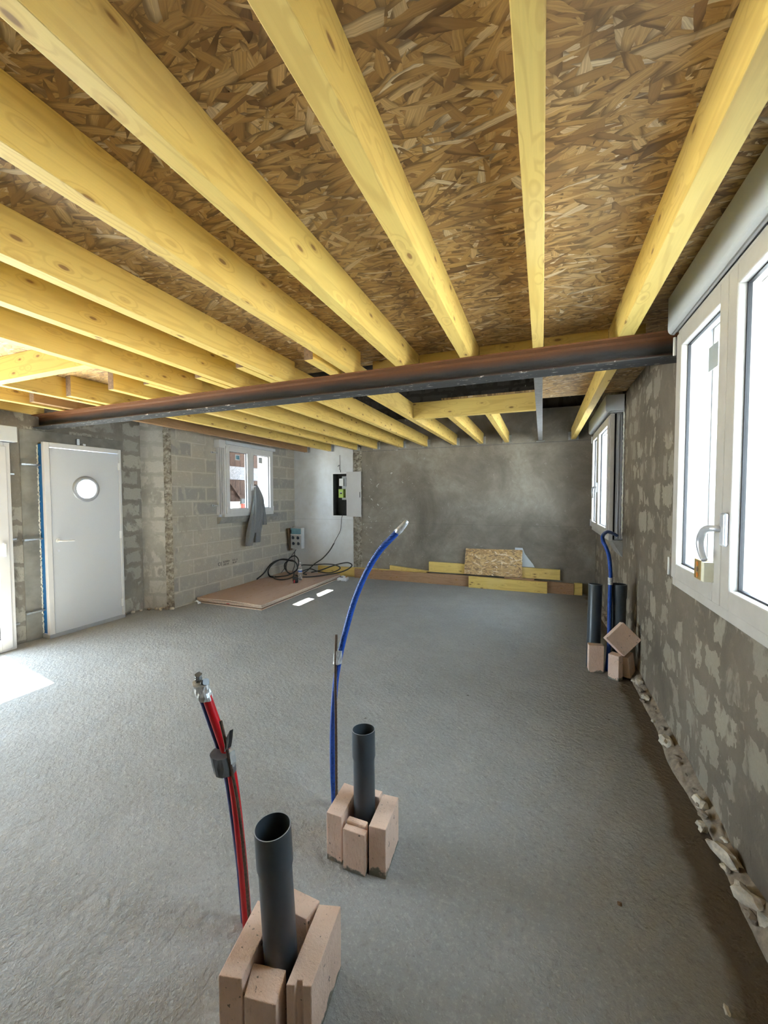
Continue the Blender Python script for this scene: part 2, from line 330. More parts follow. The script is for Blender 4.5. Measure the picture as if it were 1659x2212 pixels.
# ------------------------------------------------------------------ mesh helpers
WL = {}
def link(name, me, mats, parent=None, smooth=False, bevel=0, seg=2, sub=0):
    o = bpy.data.objects.new(name, me); COL.objects.link(o)
    for mm in (mats if isinstance(mats, (list, tuple)) else [mats]): me.materials.append(M[mm] if isinstance(mm, str) else mm)
    WL[o.name] = Vector((0, 0, 0))
    if parent:
        o.parent = parent; o.location = -WL[parent.name]
    if smooth:
        for f in me.polygons: f.use_smooth = True
    if bevel:
        b = o.modifiers.new('bevel', 'BEVEL'); b.width = bevel; b.segments = seg; b.limit_method = 'ANGLE'; b.angle_limit = R(40)
    if sub:
        s = o.modifiers.new('sub', 'SUBSURF'); s.levels = sub; s.render_levels = sub
    return o
def thing(name, loc, label, cat, group=None, kind=None):
    o = bpy.data.objects.new(name, None); COL.objects.link(o); o.location = loc; o.empty_display_size = 0.05
    WL[o.name] = Vector(loc); tag(o, label, cat, group, kind); return o
def tag(o, label=None, cat=None, group=None, kind=None):
    if label: o['label'] = label
    if cat: o['category'] = cat
    if group: o['group'] = group
    if kind: o['kind'] = kind
    return o
def struct(o, label=None, cat=None): return tag(o, label, cat, None, 'structure')
class MB:
    def __init__(s): s.v = []; s.f = []; s.mi = []
    def add(s, vs, fs, mi=0):
        b = len(s.v); s.v += [tuple(v) for v in vs]; s.f += [tuple(b+i for i in f) for f in fs]; s.mi += [mi]*len(fs); return s
    def box(s, x0, x1, y0, y1, z0, z1, mi=0):
        x0, x1 = sorted((x0, x1)); y0, y1 = sorted((y0, y1)); z0, z1 = sorted((z0, z1))
        return s.add([(x0, y0, z0), (x1, y0, z0), (x1, y1, z0), (x0, y1, z0), (x0, y0, z1), (x1, y0, z1), (x1, y1, z1), (x0, y1, z1)],
                     [(0, 3, 2, 1), (4, 5, 6, 7), (0, 1, 5, 4), (1, 2, 6, 5), (2, 3, 7, 6), (3, 0, 4, 7)], mi)
    def rbox(s, c, size, mat, mi=0):
        hx, hy, hz = [v/2 for v in size]; c = Vector(c)
        vs = [c + mat @ Vector(p) for p in [(-hx, -hy, -hz), (hx, -hy, -hz), (hx, hy, -hz), (-hx, hy, -hz), (-hx, -hy, hz), (hx, -hy, hz), (hx, hy, hz), (-hx, hy, hz)]]
        return s.add(vs, [(0, 3, 2, 1), (4, 5, 6, 7), (0, 1, 5, 4), (1, 2, 6, 5), (2, 3, 7, 6), (3, 0, 4, 7)], mi)
    def prism(s, poly, d, mi=0):
        """poly: planar 3D outline; d: extrusion vector"""
        n = len(poly); d = Vector(d); a = [Vector(p) for p in poly]; b = [p + d for p in a]
        nrm = Vector((0, 0, 0))
        for i in range(n): nrm += a[i].cross(a[(i+1) % n])
        if nrm.dot(d) > 0: a.reverse(); b.reverse()
        return s.add(a+b, [tuple(range(n)), tuple(range(2*n-1, n-1, -1))] + [(i, n+i, n+(i+1) % n, (i+1) % n) for i in range(n)], mi)
    def tube(s, pts, r, n=12, cap=True, mi=0, rf=None, wob=None):
        pts = [Vector(p) for p in pts]; rings = []; ref = Vector((0.31, 0.17, 0.93)).normalized(); prev = None
        for i, p in enumerate(pts):
            d = (pts[min(i+1, len(pts)-1)] - pts[max(i-1, 0)]).normalized()
            if prev is None:
                a = d.cross(ref); a = a.normalized() if a.length > 1e-3 else d.orthogonal().normalized()
            else: a = (prev - d*prev.dot(d)).normalized()
            prev = a; b = d.cross(a)
            rr = r if rf is None else rf(i/(len(pts)-1))*r
            rings.append([p + (a*math.cos(2*math.pi*k/n) + b*math.sin(2*math.pi*k/n))*rr*(1 if wob is None else wob(i, k)) for k in range(n)])
        vs = [v for ring in rings for v in ring]; fs = []
        for i in range(len(rings)-1):
            for k in range(n):
                fs.append((i*n+k, i*n+(k+1) % n, (i+1)*n+(k+1) % n, (i+1)*n+k))
        if cap: fs += [tuple(range(n-1, -1, -1)), tuple(range((len(rings)-1)*n, len(rings)*n))]
        return s.add(vs, fs, mi)
    def mesh(s, name):
        me = bpy.data.meshes.new(name); me.from_pydata(s.v, [], s.f); me.update()
        bm = bmesh.new(); bm.from_mesh(me); bmesh.ops.recalc_face_normals(bm, faces=bm.faces); bm.to_mesh(me); bm.free()
        return me
    def build(s, name, mats, parent=None, **k):
        me = s.mesh(name); o = link(name, me, mats, parent, **k)
        for p, i in zip(me.polygons, s.mi): p.material_index = i
        return o
def B(*a, **k): return MB().box(*a, **k)
def spline(pts, n=10):
    P = [Vector(p) for p in pts]; P = [P[0]*2-P[1]] + P + [P[-1]*2-P[-2]]; out = []
    for i in range(1, len(P)-2):
        for k in range(n):
            t = k/n; a, b, c, d = P[i-1:i+3]
            out.append(0.5*((2*b) + (c-a)*t + (2*a-5*b+4*c-d)*t*t + (3*b-a-3*c+d)*t**3))
    out.append(P[-2]); return out
def holes_wall(mb, plane, a0, a1, z0, z1, t0, t1, holes, mi=0):
    """wall slab in plane 'x' (spans y) or 'y' (spans x), thickness t0..t1, with rectangular holes (a0,a1,z0,z1)"""
    A = sorted({a0, a1, *[h[0] for h in holes], *[h[1] for h in holes]}); Z = sorted({z0, z1, *[h[2] for h in holes], *[h[3] for h in holes]})
    for i in range(len(A)-1):
        for j in range(len(Z)-1):
            ca, cz = (A[i]+A[i+1])/2, (Z[j]+Z[j+1])/2
            if any(h[0] < ca < h[1] and h[2] < cz < h[3] for h in holes): continue
            if plane == 'x': mb.box(t0, t1, A[i], A[i+1], Z[j], Z[j+1], mi)
            else: mb.box(A[i], A[i+1], t0, t1, Z[j], Z[j+1], mi)
    return mb
def text(name, body, size, loc, rot, mat, parent=None, extrude=0.0006):
    cu = bpy.data.curves.new(name, 'FONT'); cu.body = body; cu.size = size; cu.extrude = extrude; cu.materials.append(M[mat])
    o = bpy.data.objects.new(name, cu); COL.objects.link(o); o.rotation_euler = rot; WL[o.name] = Vector(loc)
    o.location = Vector(loc)
    bpy.context.view_layer.update()
    me = bpy.data.meshes.new_from_object(o.evaluated_get(bpy.context.evaluated_depsgraph_get())); bpy.data.objects.remove(o)
    me.transform(Matrix.Translation(Vector(loc)) @ Matrix.Rotation(rot[2], 4, 'Z') @ Matrix.Rotation(rot[0], 4, 'X')); me.materials.clear()
    return link(name, me, mat, parent)

# ------------------------------------------------------------------ setting
XR, XD, XW, YB, YF = 0.755, -4.95, -4.58, 6.75, -2.6
ZJ, ZO, ZT = 2.355, 2.53, 4.6      # joist bottom, deck underside, top of upper walls
struct(B(-5.2, 1.0, YF-0.2, YB+0.25, -0.15, 0).build('floor', 'floor'), 'grey float-finished concrete floor slab of the unfinished room', 'floor')
NWIN = (1.23, 2.40, 1.09, 2.30); FWIN = (4.64, 6.10, 1.09, 2.30); LWIN = (4.80, 5.93, 1.22, 2.28)
DOOR = (2.62, 3.40, 0.0, 2.05); PAT = (-0.05, 2.29, 0.0, 2.02)
mb = MB(); holes_wall(mb, 'x', YF, YB+0.2, 0, ZT, XR, XR+0.22, [NWIN, FWIN])
struct(mb.build('wall_right', 'w_right'), 'brown smeared block wall with two windows on the right', 'wall')
mb = MB(); holes_wall(mb, 'x', YF, 3.92, 0, ZT, XD-0.22, XD, [DOOR, PAT])
struct(mb.build('wall_left', 'w_door'), 'grey smeared block wall around the white door on the left', 'wall')
# window part of the left wall stands proud; its near end is a slanted pier face with a broken edge
mb = MB(); holes_wall(mb, 'x', 3.92, YB+0.2, 0, ZT, XW-0.22, XW, [LWIN])
struct(mb.build('wall_left', 'w_win'), 'block wall with the small window and hanging jacket', 'wall')
mb = MB().prism([(XD-0.05, 3.74, 0), (XW-0.085, 3.875, 0), (XW-0.085, 3.92, 0), (XD-0.05, 3.92, 0)], (0, 0, ZT))
struct(mb.build('wall_pier', 'w_pier'), 'pale rendered pier face beside the white door', 'wall')
def rough_strip(name, x0, x1, y0, y1, ax, depth, seed, z1=2.5, mat='rough'):
    """knobbly broken-masonry strip; ax 'y' faces -y"""
    mb = MB(); nu, nz = 10, 90; vs = []
    for j in range(nz+1):
        for i in range(nu+1):
            u = i/nu; z = z1*j/nz; x = x0+(x1-x0)*u; y = y0+(y1-y0)*u
            d = depth*(noise.noise(Vector((x*16+seed, y*16, z*16)))*0.9+noise.noise(Vector((x*45, y*45+seed, z*45)))*0.45)
            e = min(u, 1-u)*nu; d = abs(d)*(1 if e > 0.9 else 0.1)
            vs.append((x, y-d, z))
    fs = [(j*(nu+1)+i, j*(nu+1)+i+1, (j+1)*(nu+1)+i+1, (j+1)*(nu+1)+i) for j in range(nz) for i in range(nu)]
    n0 = len(vs); vs += [(x0, y0+0.04, 0), (x1, y1+0.04, 0), (x1, y1+0.04, z1), (x0, y0+0.04, z1)]; fs += [(n0, n0+3, n0+2, n0+1)]
    return mb.add(vs, fs).build(name, mat, smooth=True)
struct(rough_strip('trim_1', XW-0.085, XW-0.001, 3.872, 3.918, 'y', 0.035, 2.0), 'broken masonry edge running up the pier', 'masonry edge')
# back wall: white plaster, broken strip, brown render, niche for the meter cabinet
NICHE = (-3.72, -3.14, 1.13, 1.935)
mb = MB()
holes_wall(mb, 'y', -4.80, -3.29, 0, 2.52, YB, YB+0.25, [(-3.72, -3.29, 1.13, 1.935)], 0)
holes_wall(mb, 'y', -3.29, -3.11, 0, 2.52, YB+0.012, YB+0.25, [(-3.29, -3.14, 1.13, 1.935)], 1)
mb.box(-3.11, 1.0, YB, YB+0.25, 0, 2.86, 2); mb.box(-4.80, -3.11, YB+0.05, YB+0.25, 2.52, 2.86, 2)
mb.box(-5.2, 1.0, YB+0.12, YB+0.3, 2.86, ZT, 3)
struct(mb.build('wall_back', ['w_white', 'rough', 'w_back', 'w_up']), 'back wall, white plaster on the left and stained brown render on the right', 'wall')
s = rough_strip('trim_2', -3.287, -3.113, YB+0.006, YB+0.006, 'y', 0.03, 9.0, 2.36); struct(s, 'broken masonry strip between white and brown plaster', 'masonry edge')
struct(B(-5.2, 1.0, YF-0.2, YF, 0, ZT).build('wall_front', 'w_up'), 'block wall behind the camera', 'wall')
# unseen upper storey roof, added to keep the stair opening dark
struct(B(-5.2, 1.0, YF-0.2, YB+0.3, ZT, ZT+0.1).build('roof', 'w_up'), 'unseen dark roof added above the open floor to shade it', 'roof')
# deck of strand board
mb = MB()
mb.box(XD, XR, YF, 2.93, ZO, ZO+0.018); mb.box(-0.075, XR, 2.93, 4.59, ZO, ZO+0.018); mb.box(-1.02, -0.075, 4.262, 4.50, ZO, ZO+0.018)
struct(mb.build('ceiling', 'osb'), 'strand board deck forming the ceiling over the joists', 'ceiling')
# grey lintel patch round the white door
mb = MB(); mb.box(XD, XD+0.012, 2.47, 3.52, 2.07, 2.20); mb.box(XD, XD+0.010, 2.44, 2.60, 0, 2.2)
struct(mb.build('trim_3', 'lintel', bevel=0.006), 'smooth grey mortar surround of the white door', 'mortar surround')

# ------------------------------------------------------------------ steel beam
mb = MB(); H, Wd, tf, tw, fil = 0.133, 0.14, 0.0085, 0.0055, 0.012
prof = [(0, 0), (Wd, 0), (Wd, -tf), (Wd/2+tw/2+fil, -tf), (Wd/2+tw/2, -tf-fil), (Wd/2+tw/2, -H+tf+fil), (Wd/2+tw/2+fil, -H+tf), (Wd, -H+tf), (Wd, -H), (0, -H), (0, -H+tf),
        (Wd/2-tw/2-fil, -H+tf), (Wd/2-tw/2, -H+tf+fil), (Wd/2-tw/2, -tf-fil), (Wd/2-tw/2-fil, -tf), (0, -tf)]
xa, xb, ya, yb = XD-0.10, XR+0.06, 2.555, 2.495
vs = [(xa, ya+p[0], ZJ-0.001+p[1]) for p in prof]+[(xb, yb+p[0], ZJ-0.001+p[1]) for p in prof]; n = len(prof)
mb.add(vs, [tuple(range(n-1, -1, -1)), tuple(range(n, 2*n))]+[(i, (i+1) % n, n+(i+1) % n, n+i) for i in range(n)])
tag(mb.build('steel_beam', 'steel'), 'long rusty steel I beam crossing the room under the joists', 'beam')
# ------------------------------------------------------------------ joists
def timber(name, x0, x1, y0, y1, z0, z1, mat, label, cat, group=None, hanger=None, ends=False):
    o = MB(); o.box(x0, x1, y0, y1, z0, z1)
    if ends:
        o.mi[2] = 1
    ob = o.build(name, [mat, 'endgrain'], bevel=0.0025); tag(ob, label, cat, group)
    if hanger:
        h = MB(); t = 0.002; y = YB-0.001
        h.box(x0-t-0.0005, x0-0.0005, y-0.05, y, z0-0.004, z0+0.12); h.box(x1+0.0005, x1+t+0.0005, y-0.05, y, z0-0.004, z0+0.12)
        h.box(x0-t, x1+t, y-0.05, y, z0-0.004, z0-0.001)
        h.box(x1+t, x1+0.038, y-t, y, z0-0.004, z0+0.12); h.box(x0-0.038, x0-t, y-t, y, z0-0.004, z0+0.12)
        for sx in (x1+0.02, x0-0.02):
            h.tube([(sx, y-0.008, z0+0.07), (sx, y-0.001, z0+0.07)], 0.008, 6)
        h.build('joist_hanger', 'galv', ob)
    return ob
G1 = 'ceiling joists on the near side of the steel beam'
near = [(0.37, 0.445, YF, 2.85, 'right of the central one, next to the big window'), (-0.064, -0.005, YF, 2.85, 'running almost straight ahead up the middle of the ceiling'),
        (-0.485, -0.42, YF, 2.85, 'first one left of the central straight-ahead joist'), (-0.91, -0.85, YF, 2.85, 'with orange resin patches, second left of the central joist'),
        (-1.28, -1.22, YF, 2.64, 'with a big dark knot, third left of the central joist'), (-1.838, -1.775, YF, 2.64, 'fourth left of the central joist'),
        (-2.268, -2.205, YF, 2.64, 'fifth left of the central joist'), (-2.77, -2.705, YF, 2.64, 'the one the short left cross timber butts into'),
        (-3.91, -3.85, 1.802, 2.64, 'short one running from the left cross timber to the beam'), (-4.475, -4.41, YF, 2.64, 'second from the left wall in front of the beam'),
        (-4.945, -4.885, YF, 2.64, 'lying against the left wall over the patio door')]
for x0, x1, y0, y1, lb in near:
    timber('ceiling_joist', x0, x1, y0, y1, ZJ, ZO-0.001, 'pineY', 'near yellow joist, '+lb, 'joist', G1)
G2 = 'ceiling joists beyond the steel beam'
far = [(0.395, 0.46, 2.86, YB, 'rightmost, hung near the far right window', False), (-1.405, -1.34, 2.19, YB, 'carrying the left end of the stair trimmer', True),
       (-1.91, -1.846, 2.15, YB, 'first left of the stair opening', True), (-2.345, -2.282, 2.22, YB, 'second left of the stair opening', True),
       (-2.842, -2.778, 2.20, YB, 'ending over the right edge of the white plaster', True), (-3.24, -3.176, 2.20, YB, 'ending above the meter cabinet, cut end showing', True),
       (-3.785, -3.72, 2.21, YB, 'ending over the white plaster, second from left wall', True), (-4.31, -4.245, 2.215, YB, 'brown from painted-in shade, next to the small left window', True)]
for x0, x1, y0, y1, lb, e in far:
    timber('ceiling_joist', x0, x1, y0, y1, ZJ, ZO-0.001, 'pineYshade' if 'brown' in lb else 'pineY', ('far joist, ' if 'brown' in lb else 'far yellow joist, ')+lb, 'joist', G2, True, e)
for x0, x1, lb in [(-0.57, -0.508, 'short joist from stair trimmer to back wall, the right one'), (-0.972, -0.908, 'short joist from stair trimmer to back wall, the left one')]:
    timber('ceiling_joist', x0, x1, 4.342, YB, ZJ, ZO-0.001, 'pineY', lb, 'joist', 'short joists behind the stair opening', True)
timber('trimmer_joist', -1.339, -0.071, 4.27, 4.34, ZJ, ZO-0.001, 'pineX', 'yellow cross timber closing the far side of the stair opening', 'joist')
timber('trimmer_joist', -4.409, -2.771, 1.735, 1.80, ZJ, ZO-0.001, 'pineX', 'yellow cross timber at upper left between two near joists', 'joist')
o = B(-0.07, -0.01, 2.907, YB, ZJ+0.008, ZJ+0.06).build('steel_joist', 'greysteel', bevel=0.002); tag(o, 'thin grey steel joist beside the stair opening', 'joist')
B(-0.10, 0.02, YB-0.06, YB-0.002, ZJ-0.01, ZJ+0.002).build('joist_hanger', 'galv', o)
for x0, x1, lb in [(-1.218, -0.912, 'fifth'), (-0.848, -0.487, 'between the resin-stained joist and its right neighbour'), (-0.418, -0.066, 'just left of the central joist'), (-0.003, 0.368, 'just right of the central joist'), (0.447, 0.565, 'short stub right of the right-hand joist')]:
    if lb == 'fifth': lb = 'at the left end of the row, mostly behind a joist'
    timber('blocking_board', x0, x1, 2.85, 2.905, ZJ, ZO-0.001, 'pineX', 'yellow blocking board above beam, '+lb, 'board', 'blocking boards above the steel beam')

# ------------------------------------------------------------------ windows
def ring(mb, x0, x1, y0, y1, z0, z1, w, wb=None):
    wb = wb or w
    mb.box(x0, x1, y0, y0+w, z0, z1); mb.box(x0, x1, y1-w, y1, z0, z1); mb.box(x0, x1, y0+w, y1-w, z0, z0+wb); mb.box(x0, x1, y0+w, y1-w, z1-w, z1); return mb
def handle(parent, x, y, z, sgn, hook=True):
    """window handle on a plane facing sgn*x; lever bends down"""
    h = MB(); pts = [Vector((0, 0.0145*math.cos(a), 0.055*1.0+0)) for a in (0,)]
    rose = MB().box(x, x+sgn*0.016, y-0.020, y+0.020, z-0.060, z+0.060).build('handle_plate', 'silver', parent, bevel=0.008, seg=4)
    p = spline([(x+sgn*0.008, y+0.01, z), (x+sgn*0.030, y+0.030, z+0.002), (x+sgn*0.040, y+0.070, z-0.006), (x+sgn*0.042, y+0.105, z-0.035), (x+sgn*0.042, y+0.112, z-0.070), (x+sgn*0.040, y+0.095, z-0.105), (x+sgn*0.038, y+0.078, z-0.122)], 8)
    MB().tube(p, 0.0115, 14, rf=lambda t: 0.9+0.3*math.sin(t*math.pi)).build('handle_lever', 'silver', parent, smooth=True)
def hinge(parent, x, y, z, sgn):
    MB().tube([(x, y, z-0.045), (x, y, z+0.045)], 0.007, 10).build('hinge', 'white', parent, smooth=True)
def window(name, label, xf, sgn, y0, y1, z0, z1, xwall, mull, frame='pvc', d=0.07):
    """xf = inner face, sgn = direction towards the room; y0,y1,z0,z1 outer frame"""
    t = thing(name, (xf, (y0+y1)/2, z0), label, 'window', None, 'structure')
    ring(MB(), xf-sgn*d, xf-sgn*0.006, y0, y1, z0, z1, 0.045, 0.06).build('window_frame', frame, t, bevel=0.004)
    for (a, b) in ((y0+0.028, mull-0.001), (mull+0.001, y1-0.028)):
        sx = MB(); ring(sx, xf-sgn*(d-0.012), xf+sgn*0.008, a, b, z0+0.045, z1-0.03, 0.072, 0.075)
        so = sx.build('sash', frame, t, bevel=0.005)
        gx = xf-sgn*0.025
        ring(MB(), gx-sgn*0.006, gx+sgn*0.006, a+0.072, b-0.072, z0+0.12, z1-0.102, 0.006).build('glazing_gasket', 'gasket', so)
        B(gx-sgn*0.003, gx+sgn*0.003, a+0.074, b-0.074, z0+0.122, z1-0.104).build('pane', 'glass', so)
    return t
def rollbox(parent, xf, sgn, y0, y1, z0, z1, proj):
    """shutter box with rounded lower front corner"""
    xb, xo = xf-sgn*0.12, xf+sgn*proj
    poly = [(xb, y0, z0+0.012), (xf, y0, z0+0.012)]
    for k in range(7):
        a = k/6*math.pi/2; poly.append((xo-sgn*0.03+sgn*0.03*math.sin(a), y0, z0+0.03-0.03*math.cos(a)))
    poly += [(xo, y0, z1), (xb, y0, z1)]
    MB().prism(poly, (0, y1-y0, 0)).build('shutter_box', 'box', parent, bevel=0.002)
    ln = MB().box(xf+sgn*0.002, xf+sgn*0.014, y0+0.01, y1-0.01, z0+0.002, z0+0.012).build('shutter_groove', 'alu', parent)
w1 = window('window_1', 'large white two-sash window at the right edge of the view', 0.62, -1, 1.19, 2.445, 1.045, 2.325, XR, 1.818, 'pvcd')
rollbox(w1, 0.62, -1, 1.15, 2.50, 2.325, 2.515, 0.028)
handle(w1, 0.612, 1.772, 1.378, -1)
hinge(w1, 0.61, 2.442, 1.14, -1); hinge(w1, 0.61, 2.442, 2.25, -1)
ring(MB(), 0.692, XR-0.001, 1.20, 2.43, 1.055, 2.33, 0.03).build('window_lining', 'alu', w1)
def reveal(parent, x0, x1, h):
    mb = MB(); t = 0.012; ring(mb, x0, x1, h[0]+0.0005, h[1]-0.0005, h[2]+0.0005, h[3]-0.0005, t); return mb.build('outer_reveal', 'ext_white', parent)
reveal(w1, XR+0.001, XR+0.219, NWIN)
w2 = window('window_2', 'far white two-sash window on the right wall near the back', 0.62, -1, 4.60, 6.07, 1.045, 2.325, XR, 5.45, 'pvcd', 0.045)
rollbox(w2, 0.62, -1, 4.56, 6.14, 2.33, 2.50, 0.045)
handle(w2, 0.612, 5.41, 1.60, -1); hinge(w2, 0.61, 6.068, 1.14, -1); hinge(w2, 0.61, 6.068, 2.25, -1)
mb = MB(); ring(mb, 0.682, XR-0.001, 4.61, 6.06, 1.055, 2.33, 0.03); mb.build('window_lining', 'alu', w2, bevel=0.002)
reveal(w2, XR+0.001, XR+0.219, FWIN); ring(MB(), 0.666, 0.6815, 4.612, 6.05, 1.06, 2.32, 0.03).build('dark_joint', 'gasket', w2)
mb = MB(); mb.box(0.60, XR-0.012, 4.585, 4.60, 2.33, 2.50); bx = mb.build('box_end_plate', 'box', w2, bevel=0.002)
mb = MB()
for (xx, zz) in [(0.63, 2.345), (0.70, 2.345), (0.66, 2.40), (0.66, 2.45), (0.64, 2.485), (0.71, 2.485)]: mb.tube([(xx, 4.5849, zz), (xx, 4.583, zz)], 0.003, 8)
mb.build('screw', 'black', bx)
for xx in (0.700, 0.725, 0.740): B(xx, xx+0.004, 4.60, 4.612, 1.07, 2.31).build('lining_rib', 'silver', w2)
mb = MB(); pts = [(XR-0.008+0.002*math.sin(i*2.1), 4.603+0.004*math.sin(i*1.7), 1.07+i*0.0238) for i in range(61)]
mb.tube(pts, 0.008, 8, wob=lambda i, k: 1+0.45*math.sin(i*3.3+k*2.1)).build('foam_bead', 'foam', w2, smooth=True)
# mortar wedge under the near corner of the far window
o = MB().prism([(XR-0.10, 4.60, 1.05), (XR, 4.60, 1.05), (XR, 4.60, 0.88)], (0, 0.5, 0)).build('trim_4', 'concrete'); struct(o, 'grey mortar wedge under the far right window', 'mortar wedge')
w3 = window('window_3', 'small white two-sash window in the left block wall', -4.48, 1, 4.77, 5.95, 1.19, 2.30, XW, 5.345, 'pvc')
mb = MB(); mb.box(-4.60, -4.455, 4.79, 5.985, 2.302, 2.352); mb.build('shutter_box', 'box', w3, bevel=0.003)
B(-4.62, -4.47, 4.66, 4.785, 2.235, 2.352).build('box_end_plate', 'pvc', w3, bevel=0.004)
hinge(w3, -4.467, 4.80, 1.30, 1); hinge(w3, -4.467, 4.80, 2.20, 1); hinge(w3, -4.467, 5.925, 1.29, 1)
mb = MB(); ring(mb, XW+0.001, -4.552, 4.72, 5.96, 1.19, 2.30, 0.035); ln = mb.build('window_lining', 'box', w3, bevel=0.002)
reveal(w3, XW-0.219, XW-0.001, LWIN)
for yy in (4.700, 4.725, 4.750): B(XW-0.005, -4.50-(4.75-yy)*0.6, yy, yy+0.010, 1.23, 2.25).build('lining_rib', 'pvc', w3, bevel=0.001)
for zz in (2.16, 1.37):
    mb = MB().box(-4.57, -4.545, 4.615, 4.77, zz-0.010, zz+0.010); mb.box(-4.58, -4.57, 4.60, 4.66, zz-0.014, zz+0.014); mb.build('bracket', 'galv', w3, bevel=0.002)
# stickers on the panes
B(-4.500, -4.499, 5.02, 5.125, 2.075, 2.165).build('sticker', 'label', w3); B(-4.4985, -4.498, 5.035, 5.11, 2.09, 2.15).build('sticker', 'teal', w3)
B(-4.500, -4.499, 5.58, 5.67, 2.07, 2.165).build('sticker', 'boxgrey', w3)
B(0.6462, 0.6472, 2.00, 2.10, 2.02, 2.12).build('sticker', 'boxgrey', w1)
o = MB().prism([(XW, 4.70, 1.19), (-4.50, 4.70, 1.19), (-4.50, 4.70, 1.15), (-4.535, 4.70, 1.09), (XW, 4.70, 1.085)], (0, 1.40, 0)).build('trim_5', 'concrete', bevel=0.004)
struct(o, 'cast concrete sill below the small left window', 'sill')
# ------------------------------------------------------------------ white door
d1 = thing('door_1', (-4.81, 2.99, 0.03), 'white door with a round porthole in the left wall', 'door', None, 'structure')
xf = -4.81
mb = MB(); mb.box(xf-0.045, xf, 2.58, 2.632, 0.04, 2.075); mb.box(xf-0.045, xf, 3.372, 3.40, 0.04, 2.075); mb.box(xf-0.045, xf, 2.632, 3.372, 2.025, 2.075)
mb.build('door_frame', 'pvc', d1, bevel=0.004)
# leaf with a true round hole
cy, cz, rr = 2.99, 1.59, 0.112
bm = bmesh.new(); N = 48; x0, x1 = xf-0.05, xf-0.008
outer = []
for k in range(N):
    a = 2*math.pi*k/N; c, s_ = math.cos(a), math.sin(a)
    ly = (3.368-cy) if c > 0 else (cy-2.636); lz = (2.020-cz) if s_ > 0 else (cz-0.045)
    tt = min(ly/abs(c) if abs(c) > 1e-6 else 1e9, lz/abs(s_) if abs(s_) > 1e-6 else 1e9); outer.append((cy+c*tt, cz+s_*tt))
for cn in [(3.368, 2.020), (2.636, 2.020), (2.636, 0.045), (3.368, 0.045)]:
    i = min(range(N), key=lambda k: (outer[k][0]-cn[0])**2+(outer[k][1]-cn[1])**2); outer[i] = cn
inner = [(cy+rr*math.cos(2*math.pi*k/N), cz+rr*math.sin(2*math.pi*k/N)) for k in range(N)]
mb = MB(); vs = [(x1, *p) for p in outer]+[(x1, *p) for p in inner]+[(x0, *p) for p in outer]+[(x0, *p) for p in inner]; fs = []
for k in range(N):
    j = (k+1) % N; fs += [(k, j, N+j, N+k), (2*N+k, 3*N+k, 3*N+j, 2*N+j), (k, 2*N+k, 2*N+j, j), (N+k, N+j, 3*N+j, 3*N+k)]
mb.add(vs, fs).build('door_leaf', 'door', d1)
mb = MB(); pr = [(0.104, x1-0.03), (0.104, x1+0.012), (0.112, x1+0.017), (0.135, x1+0.014), (0.146, x1+0.001)]
vs = [(px_, cy+r_*math.cos(2*math.pi*k/48), cz+r_*math.sin(2*math.pi*k/48)) for r_, px_ in pr for k in range(48)]
fs = [(i*48+k, i*48+(k+1) % 48, (i+1)*48+(k+1) % 48, (i+1)*48+k) for i in range(len(pr)-1) for k in range(48)]
po = mb.add(vs, fs).build('porthole_ring', 'alu', d1, smooth=True)
MB().tube([(x0+0.012, cy, cz), (x0+0.016, cy, cz)], 0.111, 40).build('pane', 'frost', po)
MB().tube(spline([(x1, 2.685, 1.035), (x1+0.05, 2.685, 1.032), (x1+0.056, 2.72, 1.03), (x1+0.055, 2.82, 1.024)], 6), 0.009, 10).build('handle', 'white', d1, smooth=True)
MB().tube([(x1, 2.685, 1.035), (x1+0.008, 2.685, 1.035)], 0.022, 20).build('handle_rose', 'white', d1)
MB().tube([(x1, 2.69, 0.925), (x1+0.006, 2.69, 0.925)], 0.013, 16).build('keyhole', 'silver', d1)
for zz in (1.87, 1.04, 0.20): MB().box(xf, xf+0.014, 3.352, 3.376, zz-0.045, zz+0.045).build('hinge', 'white', d1, bevel=0.004)
B(XD+0.001, xf-0.046, 2.598, 2.622, 0.045, 2.06).build('door_insulation', 'blue', d1, bevel=0.004)
B(XD+0.001, xf-0.046, 3.38, 3.40, 0.045, 2.06).build('door_insulation', 'blue', d1)
B(XD+0.001, xf-0.046, 2.622, 3.38, 2.03, 2.06).build('door_insulation', 'blue', d1)
mb = MB(); mb.tube([(XD+0.006+0.003*math.sin(i*1.9), 2.592+0.004*math.sin(i*2.7), 0.05+i*0.02) for i in range(101)], 0.009, 8, wob=lambda i, k: 1+0.5*math.sin(i*2.3+k*1.7)).build('foam_bead', 'foam', d1, smooth=True)
for zz in (1.835, 1.06, 0.30):
    mb = MB().box(XD+0.03, XD+0.045, 2.44, 2.60, zz-0.008, zz+0.008); mb.box(XD+0.011, XD+0.05, 2.43, 2.47, zz-0.010, zz+0.010); mb.build('bracket', 'galv', d1, bevel=0.002)
mb = MB().box(xf-0.04, xf-0.005, 2.97, 3.0, 2.076, 2.10); mb.box(XD+0.012, XD+0.03, 2.97, 3.0, 2.09, 2.16); mb.build('bracket', 'galv', d1, bevel=0.003)
B(XD-0.10, xf-0.012, 2.585, 3.41, 0.0, 0.042).build('threshold', 'alu', d1)
